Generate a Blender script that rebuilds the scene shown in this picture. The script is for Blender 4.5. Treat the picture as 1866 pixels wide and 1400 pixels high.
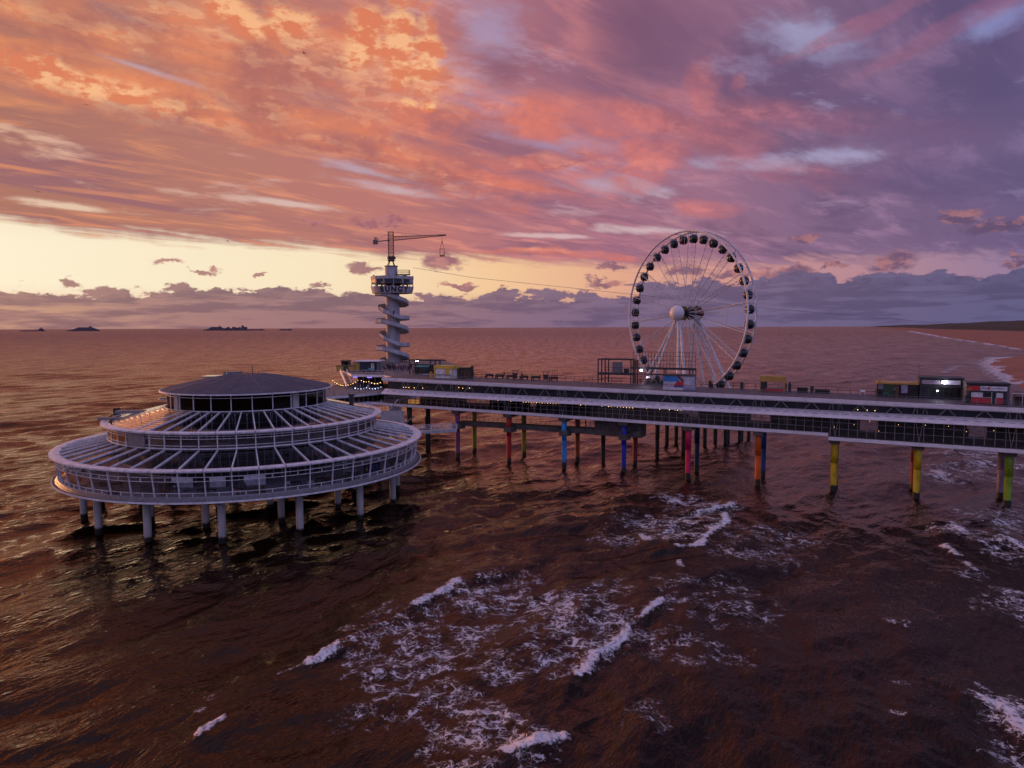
import bpy, bmesh, math, random
import numpy as np
from mathutils import Vector, Matrix

for o in list(bpy.data.objects): bpy.data.objects.remove(o)
S = bpy.context.scene
COL = S.collection
rnd = random.Random(7)

# ------------------------------------------------------------------ camera
FPX, CAMZ = 1294.0, 30.0
PITCH, ROLL = math.atan(103.2/FPX), math.radians(0.2)
cam = bpy.data.cameras.new('camera'); camo = bpy.data.objects.new('camera', cam); COL.objects.link(camo)
cam.sensor_width = 36; cam.lens = 36*FPX/1866; cam.clip_start = 0.5; cam.clip_end = 200000
_f = Vector((0, math.cos(PITCH), -math.sin(PITCH))); _r0 = Vector((1, 0, 0)); _u0 = _r0.cross(_f)
_r = _r0*math.cos(ROLL) - _u0*math.sin(ROLL); _u = _u0*math.cos(ROLL) + _r0*math.sin(ROLL)
camo.matrix_world = Matrix((( _r.x, _u.x, -_f.x, 0), (_r.y, _u.y, -_f.y, 0), (_r.z, _u.z, -_f.z, CAMZ), (0, 0, 0, 1)))
S.camera = camo
def ray(px, py):
    return (_f*FPX + _r*(px-933) + _u*(700-py)).normalized()
def at(px, py, z=0.0):
    d = ray(px, py); t = (z-CAMZ)/d.z
    return Vector((d.x*t, d.y*t, z))
def atY(px, py, Y):
    d = ray(px, py); t = Y/d.y
    return Vector((d.x*t, Y, CAMZ+d.z*t))

# ------------------------------------------------------------------ colour management
S.view_settings.view_transform = 'Standard'; S.view_settings.look = 'None'
S.view_settings.exposure = 0; S.view_settings.gamma = 1; S.view_settings.use_curve_mapping = False
def lin(r, g, b):
    f = lambda c: (c/255/12.92) if c/255 <= .04045 else ((c/255+.055)/1.055)**2.4
    return (f(r), f(g), f(b))

# ------------------------------------------------------------------ node expression helper
class NB:
    def __init__(s, nt): s.nt = nt
    def n(s, t, **k):
        nd = s.nt.nodes.new(t)
        for a, v in k.items(): setattr(nd, a, v)
        return nd
    def set(s, sock, v):
        if isinstance(v, bpy.types.NodeSocket): s.nt.links.new(v, sock)
        elif isinstance(v, (tuple, list)) and len(v) == 3 and sock.type == 'RGBA': sock.default_value = (*v, 1)
        else: sock.default_value = v
    def m(s, op, a, b=None, c=None, clamp=False):
        nd = s.n('ShaderNodeMath', operation=op); nd.use_clamp = clamp
        for i, v in enumerate((a, b, c)):
            if v is not None: s.set(nd.inputs[i], v)
        return nd.outputs[0]
    def add(s, a, b): return s.m('ADD', a, b)
    def sub(s, a, b): return s.m('SUBTRACT', a, b)
    def mul(s, a, b): return s.m('MULTIPLY', a, b)
    def mad(s, a, b, c): return s.m('MULTIPLY_ADD', a, b, c)
    def v(s, op, a, b=None, c=None):
        nd = s.n('ShaderNodeVectorMath', operation=op)
        for i, q in enumerate((a, b, c)):
            if q is not None: s.set(nd.inputs[i], q)
        return nd.outputs['Value'] if op in ('LENGTH', 'DOT_PRODUCT', 'DISTANCE') else nd.outputs[0]
    def comb(s, x, y, z=0.0):
        nd = s.n('ShaderNodeCombineXYZ')
        for i, q in enumerate((x, y, z)): s.set(nd.inputs[i], q)
        return nd.outputs[0]
    def noise(s, vec, scale, detail=4, rough=.5, dist=0.0):
        nd = s.n('ShaderNodeTexNoise'); s.set(nd.inputs['Vector'], vec)
        nd.inputs['Scale'].default_value = scale; nd.inputs['Detail'].default_value = detail
        nd.inputs['Roughness'].default_value = rough; nd.inputs['Distortion'].default_value = dist
        return nd.outputs['Fac']
    def ss(s, x, lo, hi, a=0.0, b=1.0):
        nd = s.n('ShaderNodeMapRange', interpolation_type='SMOOTHSTEP')
        for i, q in enumerate((x, lo, hi, a, b)): s.set(nd.inputs[i], q)
        return nd.outputs[0]
    def lm(s, x, lo, hi, a=0.0, b=1.0):
        nd = s.n('ShaderNodeMapRange')
        for i, q in enumerate((x, lo, hi, a, b)): s.set(nd.inputs[i], q)
        return nd.outputs[0]
    def mix(s, f, a, b):
        nd = s.n('ShaderNodeMix', data_type='RGBA'); s.set(nd.inputs[0], f)
        s.set(nd.inputs[6], a); s.set(nd.inputs[7], b); return nd.outputs[2]
    def ramp(s, x, pts, interp='LINEAR'):
        nd = s.n('ShaderNodeValToRGB'); cr = nd.color_ramp; cr.interpolation = interp
        while len(cr.elements) > 1: cr.elements.remove(cr.elements[0])
        cr.elements[0].position = pts[0][0]; cr.elements[0].color = (*pts[0][1], 1)
        for p, c in pts[1:]:
            e = cr.elements.new(p); e.color = (*c, 1)
        s.set(nd.inputs[0], x); return nd.outputs[0]
    def mapping(s, vec, loc, rot, sc):
        nd = s.n('ShaderNodeMapping', vector_type='TEXTURE'); s.set(nd.inputs[0], vec)
        nd.inputs[1].default_value = loc; nd.inputs[2].default_value = (0, 0, rot); nd.inputs[3].default_value = sc
        return nd.outputs[0]

# ------------------------------------------------------------------ sky (world)
SUN_AZ, SUN_EL = math.radians(-54), math.radians(3.0)   # azimuth from +Y, negative = to the left
W = bpy.data.worlds.new('World'); S.world = W; W.use_nodes = True
W.node_tree.nodes.clear(); B = NB(W.node_tree)
def azel(px, py):
    d = ray(px, py); return math.degrees(math.atan2(d.x, d.y)), math.degrees(math.asin(d.z))
tc = B.n('ShaderNodeTexCoord'); D = B.v('NORMALIZE', tc.outputs['Generated'])
sp = B.n('ShaderNodeSeparateXYZ'); B.set(sp.inputs[0], D); dx, dy, dz = sp.outputs
az = B.mul(B.m('ARCTAN2', dx, dy), 57.2958); el = B.mul(B.m('ARCSINE', dz), 57.2958)
zc = B.m('MAXIMUM', dz, 0.0)
iz = B.m('DIVIDE', 1.0, B.add(zc, 0.07))
u, v = B.mul(dx, iz), B.mul(dy, iz)
SA = math.radians(45)
s_ = B.add(B.mul(u, math.sin(SA)), B.mul(v, math.cos(SA)))
c_ = B.sub(B.mul(u, math.cos(SA)), B.mul(v, math.sin(SA)))
ST = B.comb(B.mul(s_, .33), c_, 0.0)                       # streaks of the high sheet, lying in perspective
n1 = B.noise(ST, 1.3, 5, .6, .6)
n2 = B.noise(ST, 4.5, 5, .62, .4)
PL = B.comb(u, v, 3.0)
n3 = B.noise(B.comb(B.mul(s_, .7), c_, 9.0), 2.2, 6, .64, .25)
ns = B.noise(B.v('MULTIPLY', D, (1, 1, 2.2)), 22, 5, .62)        # puffs low over the horizon
ns2 = B.noise(B.v('MULTIPLY', B.v('ADD', D, (-.011, -.002, -.007)), (1, 1, 2.2)), 22, 4, .62)   # the same puffs seen a little nearer the sun: gives them a lit side
lit = B.ss(B.sub(ns, ns2), -.07, .09)
nb = B.noise(B.v('MULTIPLY', D, (1, 1, 1.6)), 9, 5, .6, .3)
P = B.comb(az, el, 0.0)
q1 = B.noise(D, 7, 3); q2 = B.noise(B.v('ADD', D, (5., 3., 2.)), 7, 3)
PW = B.comb(B.mad(B.sub(q1, .5), 4., az), B.mad(B.sub(q2, .5), 3., el), 0.0)
D2 = B.v('MULTIPLY', D, (1, 1, 1.8))
q3 = B.noise(D2, 24, 4, .65); q4 = B.noise(B.v('ADD', D2, (5., 3., 2.)), 24, 4, .65)
PS = B.comb(B.mad(B.sub(q3, .5), 3.2, az), B.mad(B.sub(q4, .5), 2.4, el), 0.0)
def blob(px, py, rx, ry, rot=0.0, src=None):
    """distance field (1 on the ellipse) round the sky direction seen at px,py; rot in degrees, positive = falling to the right"""
    a, e = azel(px, py); k = FPX/57.2958; ca = math.cos(math.radians(a))
    kx = 1/(k/ca**1.6); ky = 1/(k/ca)
    mp = B.mapping(src or PW, (a, e, 0), -math.radians(rot), (rx*kx, ry*ky, 1))
    return B.v('LENGTH', mp)
def soft(d, inner=0.0, outer=1.0, nz=None, amt=0.0):
    if nz is not None: d = B.mad(B.sub(nz, .5), amt, d)
    return B.ss(d, inner, outer, 1.0, 0.0)
def mn(L, src=None):
    r = None
    for a in L:
        q = blob(*a, src=src) if len(a) > 4 else blob(*a, 0, src)
        r = q if r is None else B.m('MINIMUM', r, q)
    return r
azn = B.lm(az, -36, 36)
# clear air behind the clouds, warm and bright low in the west
low = B.ramp(azn, [(0, lin(255, 243, 214)), (.3, lin(255, 234, 198)), (.48, lin(250, 205, 158)), (.62, lin(232, 172, 144)), (.75, lin(210, 150, 146)), (1, lin(150, 125, 160))])
mid = B.ramp(azn, [(0, lin(236, 190, 160)), (.3, lin(215, 165, 165)), (.6, lin(190, 160, 190)), (1, lin(150, 150, 195))])
clr = B.mix(B.ss(el, 5.5, 11), low, mid)
clr = B.mix(B.ss(el, .3, 3.2, 1, 0), clr, B.ramp(azn, [(0, lin(232, 170, 128)), (.3, lin(205, 150, 132)), (.6, lin(150, 120, 140)), (1, lin(112, 105, 145))]))
# high sheet
shc = B.ramp(azn, [(0, lin(170, 112, 100)), (.2, lin(186, 122, 108)), (.42, lin(192, 120, 118)), (.6, lin(178, 118, 136)), (.8, lin(136, 104, 136)), (1, lin(110, 92, 132))])
shd = B.ramp(azn, [(0, lin(150, 98, 108)), (.3, lin(164, 106, 112)), (.6, lin(150, 100, 124)), (.8, lin(112, 86, 120)), (1, lin(92, 80, 122))])
shl = B.ramp(azn, [(0, lin(238, 150, 100)), (.3, lin(242, 158, 120)), (.55, lin(226, 140, 136)), (.75, lin(180, 130, 156)), (1, lin(146, 122, 165))])
sheet = B.mix(B.ss(n1, .36, .56), shd, shc)
sheet = B.mix(B.mul(B.ss(n2, .48, .72), .75), sheet, shl)
edge = B.mad(B.m('MAXIMUM', B.add(az, 36), 0.0), -.045, 6.9)      # lower rim of the sheet, sinking to the right
edge = B.m('MAXIMUM', edge, 4.7)
e2 = B.add(el, B.mad(B.sub(n2, .5), 2.6, B.mul(B.sub(nb, .5), 1.6)))
cov = B.ss(e2, B.add(edge, -.5), B.add(edge, .7))
gap = B.mul(B.ss(n3, .56, .70), B.ss(el, 6, 11))
col = B.mix(B.mul(cov, B.mad(gap, -.75, 1.0)), clr, sheet)
# blue-white breaks in the sheet
gaps = mn([(1530, 282, 75, 17, 3), (1340, 298, 110, 14, 4), (985, 430, 80, 5, 2), (1110, 340, 90, 22, 10),
           (120, 376, 90, 6, 3), (530, 372, 90, 6, 4), (250, 122, 110, 6, 10), (905, 190, 90, 26, 20),
           (1480, 70, 110, 32, 15), (1830, 30, 90, 25, -15), (660, 310, 90, 8, 12), (890, 50, 60, 40, 0), (720, 345, 90, 9, 8), (1000, 250, 120, 16, 10), (1180, 420, 100, 8, 4)], P)
gcol = B.mix(B.ss(el, 7, 14), B.ramp(azn, [(0, lin(255, 225, 190)), (.5, lin(235, 200, 195)), (1, lin(200, 190, 215))]), B.ramp(azn, [(0, lin(205, 180, 190)), (.5, lin(170, 150, 185)), (.8, lin(172, 170, 208)), (1, lin(140, 142, 198))]))
gm = B.ss(B.mad(B.sub(ns, .5), 1.6, B.mad(B.sub(n2, .5), 3.2, gaps)), .1, 1.4, 1.0, 0.0)
col = B.mix(B.mul(gm, .72), col, gcol)
# sunlit orange bands
bandF = mn([(200, 165, 330, 38, 7), (620, 250, 300, 34, 17), (860, 310, 170, 20, 15), (120, 35, 260, 34, 10), (420, 80, 240, 60, 12),
            (700, 130, 170, 90, 15), (1120, 215, 190, 28, 10), (930, 215, 90, 22, 22), (1190, 300, 60, 36, -15), (1330, 255, 70, 50, 25), (1470, 315, 110, 20, 10), (1000, 290, 160, 15, 5),
            (1285, 160, 30, 50, 0), (1345, 150, 16, 14, 0), (1570, 40, 200, 14, -17), (1750, 45, 190, 14, -19), (1280, 385, 60, 14, 5), (1010, 465, 150, 6, 4), (1500, 215, 260, 22, 12), (1020, 200, 60, 20, 0)])
bd = B.mad(B.sub(n3, .5), 2.3, bandF); bd = B.mad(B.sub(ns, .5), 1.1, bd)
bm = B.ss(bd, .55, 1.4, 1.0, 0.0)
bandc = B.ramp(azn, [(0, lin(238, 146, 98)), (.3, lin(232, 136, 98)), (.5, lin(226, 126, 108)), (.66, lin(216, 124, 122)), (.8, lin(172, 108, 130)), (1, lin(150, 100, 136))])
bandl = B.ramp(azn, [(0, lin(255, 204, 152)), (.35, lin(255, 188, 144)), (.6, lin(250, 150, 128)), (.8, lin(216, 132, 138)), (1, lin(180, 120, 145))])
bands = B.ramp(azn, [(0, lin(188, 114, 96)), (.35, lin(180, 104, 98)), (.6, lin(172, 100, 108)), (1, lin(120, 86, 122))])
bcol = B.mix(B.ss(nb, .34, .56), bands, bandc)
bcol = B.mix(B.mul(B.ss(B.mad(lit, .08, n3), .48, .74), .85), bcol, bandl)
bcol = B.mix(B.mul(B.ss(bd, -.2, 1.2, .05, .42), B.sub(1.0, lit)), bcol, bands)
col = B.mix(B.mul(B.mul(bm, B.lm(az, 8, 30, .95, .5)), B.ss(n2, .34, .60, .5, 1.0)), col, bcol)
# bright billows
bil = mn([(650, 75, 36, 60, 10), (722, 80, 30, 70, 0), (765, 90, 34, 60, 0), (520, 35, 50, 34, 0), (450, 45, 60, 28, 20), (60, 135, 90, 22, 5), (160, 150, 120, 22, 8), (740, 180, 14, 8, 0), (775, 188, 12, 8, 0)])
bil = B.mad(B.sub(ns, .5), 2.6, bil)
col = B.mix(B.mul(B.ss(bil, .55, 1.35, 1.0, 0.0), .9), col, B.mix(lit, lin(228, 130, 92), lin(255, 190, 138)))
# heavy mauve masses
dk = mn([(1160, 90, 125, 95, 0), (1380, 130, 170, 60, 10), (905, 110, 50, 40, 0), (1650, 200, 260, 70, 12), (1750, 330, 300, 40, 8)])
dkm = soft(dk, .2, 1.3, n3, 1.6)
col = B.mix(B.mul(dkm, .6), col, B.ramp(azn, [(.4, lin(140, 82, 104)), (.62, lin(112, 78, 108)), (.8, lin(106, 84, 122)), (1, lin(98, 84, 124))]))
def background(c, st_=1.0):
    n = B.n('ShaderNodeBackground'); B.set(n.inputs[0], c); n.inputs[1].default_value = st_
    return n.outputs[0]
def mixsh(f, a, b):
    n = B.n('ShaderNodeMixShader'); B.set(n.inputs[0], f); B.nt.links.new(a, n.inputs[1]); B.nt.links.new(b, n.inputs[2])
    return n.outputs[0]
lay1 = background(col)
# small detached dark clouds low down
sm = mn([(688, 405, 52, 13), (575, 403, 20, 9), (668, 491, 38, 10), (805, 476, 40, 15), (312, 480, 34, 7), (585, 515, 16, 5), (1432, 497, 52, 14), (1466, 435, 24, 9),
     (1625, 480, 46, 20), (1752, 395, 44, 16), (1815, 416, 66, 14), (1120, 489, 34, 8), (1098, 514, 32, 8), (836, 523, 38, 5), (368, 492, 26, 5), (1850, 472, 24, 12), (1345, 500, 60, 8), (1520, 486, 34, 5), (465, 502, 16, 4), (1250, 492, 40, 12)], PS)
smm = soft(sm, .55, 1.15)
smc = B.ramp(azn, [(0, lin(176, 120, 112)), (.4, lin(150, 92, 112)), (.6, lin(134, 92, 116)), (1, lin(98, 78, 112))])
scol = B.mix(B.mul(lit, .5), smc, lin(215, 140, 130))
# bank lying on the sea horizon
bt = B.mad(B.ss(az, 8, 22), .8, 2.8)
bt = B.add(bt, B.mad(B.sub(ns, .5), 4.4, B.mul(B.sub(B.noise(B.comb(az, B.mul(el, .8), 4.0), .16, 5, .6), .5), 2.6)))
bk = B.ss(B.sub(bt, el), -.12, .22)
bkc = B.ramp(azn, [(0, lin(138, 104, 112)), (.3, lin(128, 96, 112)), (.55, lin(112, 90, 120)), (.75, lin(98, 84, 118)), (1, lin(86, 80, 116))])
bkl = B.ramp(azn, [(0, lin(176, 132, 126)), (.35, lin(158, 118, 126)), (.6, lin(128, 106, 136)), (1, lin(100, 96, 136))])
bstr = B.noise(B.comb(B.mul(az, .25), B.mul(el, 2.2), 1.0), .8, 5, .6)
bkc2 = B.mix(B.ss(B.add(bstr, B.lm(el, 0, 3, .12, -.06)), .45, .62), bkc, bkl)
bkc2 = B.mix(B.mul(B.mul(B.ss(B.sub(bt, el), .05, 1.8, 1.0, 0.0), lit), .75), bkc2, bkl)
lg = B.mul(B.mul(B.ss(az, -36, -22, 1, 0), B.ss(el, 2.2, .4, 0, 1)), B.ss(bstr, .5, .65))
bkc2 = B.mix(B.mul(lg, .7), bkc2, lin(240, 190, 140))
lowm = B.m('MAXIMUM', B.mul(smm, .88), B.mul(bk, .96))
lay2 = background(B.mix(bk, scol, bkc2))
# away from the sunset the dusk goes on as dull blue-mauve cloud
back = B.mix(B.ss(B.noise(ST, 1.3, 4, .6, .6), .4, .62), lin(122, 124, 176), lin(172, 170, 218))
back = B.mix(B.ss(el, 2, 14, 1, 0), back, lin(150, 142, 190))
fade = B.m('MAXIMUM', B.ss(B.m('ABSOLUTE', B.add(az, 22)), 75, 130), B.ss(el, 36, 72))
glow = B.mul(B.ss(B.v('LENGTH', B.mapping(P, (-64, 12, 0), 0, (30, 46, 1))), .1, 1.0, 1.0, 0.0), .8)
lay3 = background(back, 1.3)
sky = B.n('ShaderNodeTexSky', sky_type='NISHITA'); sky.sun_disc = False; sky.sun_elevation = SUN_EL; sky.sun_rotation = SUN_AZ
sky.dust_density = 2.0; sky.ozone_density = 2.0
bg1 = B.n('ShaderNodeBackground'); B.set(bg1.inputs[0], sky.outputs[0]); bg1.inputs[1].default_value = 0.1
painted = mixsh(fade, mixsh(glow, mixsh(lowm, lay1, lay2), background(lin(255, 150, 62), 3.0)), lay3)
painted = mixsh(B.ss(el, -.1, -1.5), painted, background(lin(62, 34, 34)))   # under the horizon: dark sea
wo = B.n('ShaderNodeOutputWorld'); B.nt.links.new(mixsh(.93, bg1.outputs[0], painted), wo.inputs[0])
W.cycles.sampling_method = 'NONE'
S.cycles.max_bounces = 6; S.cycles.diffuse_bounces = 2; S.cycles.glossy_bounces = 3; S.cycles.transparent_max_bounces = 10; S.cycles.sample_clamp_indirect = 6

# sun, already down in the western cloud: weak, warm
sl = bpy.data.lights.new('sun', 'SUN'); sl.energy = 1.4; sl.angle = math.radians(2.0); sl.color = (1.0, .42, .16)
so = bpy.data.objects.new('sun', sl); COL.objects.link(so)
sd = Vector((math.sin(SUN_AZ)*math.cos(SUN_EL), math.cos(SUN_AZ)*math.cos(SUN_EL), math.sin(SUN_EL)))
so.rotation_euler = sd.to_track_quat('Z', 'Y').to_euler()

# ------------------------------------------------------------------ mesh helpers
class MB:
    def __init__(s): s.v = []; s.f = []
    def quad(s, a, b, c, d):
        n = len(s.v); s.v += [tuple(a), tuple(b), tuple(c), tuple(d)]; s.f.append((n, n+1, n+2, n+3)); return s
    def hexa(s, p):
        """8 corners: bottom loop 0-3, top loop 4-7"""
        n = len(s.v); s.v += [tuple(q) for q in p]
        s.f += [tuple(n+i for i in q) for q in ((3, 2, 1, 0), (4, 5, 6, 7), (0, 1, 5, 4), (1, 2, 6, 5), (2, 3, 7, 6), (3, 0, 4, 7))]; return s
    def box(s, x0, x1, y0, y1, z0, z1):
        return s.hexa([(x0, y0, z0), (x1, y0, z0), (x1, y1, z0), (x0, y1, z0), (x0, y0, z1), (x1, y0, z1), (x1, y1, z1), (x0, y1, z1)])
    def tube(s, p, q, r0, r1=None, n=8, cap=True):
        r1 = r0 if r1 is None else r1; p, q = Vector(p), Vector(q); d = (q-p).normalized()
        a = d.orthogonal().normalized() if abs(d.z) < .99 else Vector((1, 0, 0)); b = d.cross(a).normalized(); a = b.cross(d)
        m = len(s.v)
        for c, r in ((p, r0), (q, r1)):
            for i in range(n):
                t = 2*math.pi*(i+.5)/n; s.v.append(tuple(c+a*(r*math.cos(t))+b*(r*math.sin(t))))
        for i in range(n): s.f.append((m+i, m+(i+1) % n, m+n+(i+1) % n, m+n+i))
        if cap: s.f.append(tuple(m+n-1-i for i in range(n))); s.f.append(tuple(m+n+i for i in range(n)))
        return s
    def beam(s, p, q, w, h, up=(0, 0, 1)):
        p, q = Vector(p), Vector(q); d = (q-p).normalized(); u_ = Vector(up)
        if abs(d.dot(u_)) > .98: u_ = Vector((1, 0, 0))
        x = d.cross(u_).normalized(); y = x.cross(d).normalized()
        c = [(-1, -1), (1, -1), (1, 1), (-1, 1)]
        return s.hexa([p+x*(a*w/2)+y*(b*h/2) for a, b in c]+[q+x*(a*w/2)+y*(b*h/2) for a, b in c])
    def path(s, pts, r, n=6):
        for a, b in zip(pts, pts[1:]): s.tube(a, b, r, r, n)
        return s
    def sweep(s, prof, a0, a1, n, closed=True):
        """profile of (radius, z) swept round the z axis from a0 to a1 degrees"""
        full = abs(a1-a0) >= 359.9; m = len(s.v); k = len(prof); cnt = n if full else n+1
        for i in range(cnt):
            t = math.radians(a0+(a1-a0)*i/n); c, d = math.cos(t), math.sin(t)
            s.v += [(r*c, r*d, z) for r, z in prof]
        e = k if closed else k-1
        for i in range(n):
            j = (i+1) % cnt
            for q in range(e): s.f.append((m+i*k+q, m+j*k+q, m+j*k+(q+1) % k, m+i*k+(q+1) % k))
        if closed and not full:
            s.f.append(tuple(m+q for q in range(k-1, -1, -1))); s.f.append(tuple(m+n*k+q for q in range(k)))
        return s
    def prism(s, prof, s0, s1, zf, n=1):
        """cross-section (y, dz) run along x from s0 to s1 over the height function zf(x)"""
        m = len(s.v); k = len(prof)
        for i in range(n+1):
            x = s0+(s1-s0)*i/n; s.v += [(x, y, zf(x)+z) for y, z in prof]
        for i in range(n):
            for q in range(k): s.f.append((m+i*k+q, m+i*k+(q+1) % k, m+(i+1)*k+(q+1) % k, m+(i+1)*k+q))
        s.f.append(tuple(m+q for q in range(k-1, -1, -1))); s.f.append(tuple(m+n*k+q for q in range(k)))
        return s
    def poly(s, pts, z0, z1):
        n = len(pts); m = len(s.v); s.v += [(x, y, z0) for x, y in pts]+[(x, y, z1) for x, y in pts]
        s.f.append(tuple(m+n-1-i for i in range(n))); s.f.append(tuple(m+n+i for i in range(n)))
        for i in range(n): s.f.append((m+i, m+(i+1) % n, m+n+(i+1) % n, m+n+i))
        return s
    def xf(s, M):
        s.v = [tuple(M @ Vector(p)) for p in s.v]; return s
    def mesh(s, name, mat, smooth=False, fix=True):
        me = bpy.data.meshes.new(name); me.from_pydata(s.v, [], s.f)
        if fix:
            bm = bmesh.new(); bm.from_mesh(me); bmesh.ops.recalc_face_normals(bm, faces=bm.faces); bm.to_mesh(me); bm.free()
        for mm in (mat if isinstance(mat, (list, tuple)) else [mat]): me.materials.append(mm)
        if smooth:
            me.polygons.foreach_set('use_smooth', [True]*len(me.polygons))
        return me
def place(name, me, parent=None, loc=(0, 0, 0), rot=(0, 0, 0), sc=None, label=None):
    o = bpy.data.objects.new(name, me); COL.objects.link(o); o.location = loc; o.rotation_euler = rot
    if sc: o.scale = sc
    if parent: o.parent = parent
    if label: o['label'] = label
    return o
def part(name, mb, mat, parent, label=None, smooth=False):
    return place(name, mb.mesh(name, mat, smooth), parent, label=label)
def tag(o, label=None, cat=None, group=None, kind=None):
    for k, v_ in (('label', label), ('category', cat), ('group', group), ('kind', kind)):
        if v_: o[k] = v_
    return o
def thing(name, label, cat, loc=(0, 0, 0), rz=0.0, group=None):
    o = place(name, None, None, loc, (0, 0, rz)); o.empty_display_size = .5
    return tag(o, label, cat, group)
def copy_tree(o, loc=None, rz=None, label=None, parent=None, group=None):
    c = o.copy(); COL.objects.link(c)
    if parent is not None: c.parent = parent
    if loc is not None: c.location = loc
    if rz is not None: c.rotation_euler = (0, 0, rz)
    if label: c['label'] = label
    if group: c['group'] = group
    for ch in list(o.children):
        k = copy_tree(ch, parent=c)
    return c

# ------------------------------------------------------------------ materials
def mat(name, c, rough=.6, c2=None, sc=1.5, metal=0.0, bump=0.0, emit=None, spec=.5, tide=None, det=5, dirt=.35, vec=(1, 1, 1)):
    m = bpy.data.materials.new(name); m.use_nodes = True; nt = m.node_tree; b = NB(nt); p = nt.nodes['Principled BSDF']
    g = b.n('ShaderNodeNewGeometry').outputs['Position']; gv = b.v('MULTIPLY', g, vec)
    nz = b.noise(gv, sc, det, .6)
    if c2 is None: c2 = tuple(q*(1-dirt) for q in c)
    colr = b.mix(b.ss(nz, .32, .68), c, c2)
    if tide is not None:                                   # weed and wet below the tide line
        z = b.n('ShaderNodeSeparateXYZ'); b.set(z.inputs[0], g)
        zz = b.add(z.outputs[2], b.mul(b.sub(b.noise(g, 3.0, 3), .5), .8))
        colr = b.mix(b.ss(zz, tide, tide+.35), (.012, .013, .010), colr)
    b.set(p.inputs['Base Color'], colr); p.inputs['Roughness'].default_value = rough; p.inputs['Metallic'].default_value = metal
    p.inputs['Specular IOR Level'].default_value = spec
    if bump:
        bp = b.n('ShaderNodeBump'); bp.inputs['Strength'].default_value = bump; bp.inputs['Distance'].default_value = .05
        b.set(bp.inputs['Height'], b.noise(gv, sc*6, 4)); nt.links.new(bp.outputs[0], p.inputs['Normal'])
    if emit:
        b.set(p.inputs['Emission Color'], emit[0]); p.inputs['Emission Strength'].default_value = emit[1]
    return m
def glass(name, tint=(.5, .5, .5), refl=.35, rough=.06):
    m = bpy.data.materials.new(name); m.use_nodes = True; nt = m.node_tree; nt.nodes.clear(); b = NB(nt)
    t = b.n('ShaderNodeBsdfTransparent'); t.inputs[0].default_value = (*tint, 1)
    g = b.n('ShaderNodeBsdfGlossy'); g.inputs[0].default_value = (.9, .9, .9, 1); g.inputs['Roughness'].default_value = rough
    lw = b.n('ShaderNodeFresnel'); lw.inputs[0].default_value = 1.52
    ms = b.n('ShaderNodeMixShader'); b.set(ms.inputs[0], b.mad(lw.outputs[0], refl*1.6, .02))
    nt.links.new(t.outputs[0], ms.inputs[1]); nt.links.new(g.outputs[0], ms.inputs[2])
    o = b.n('ShaderNodeOutputMaterial'); nt.links.new(ms.outputs[0], o.inputs[0]); return m
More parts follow.
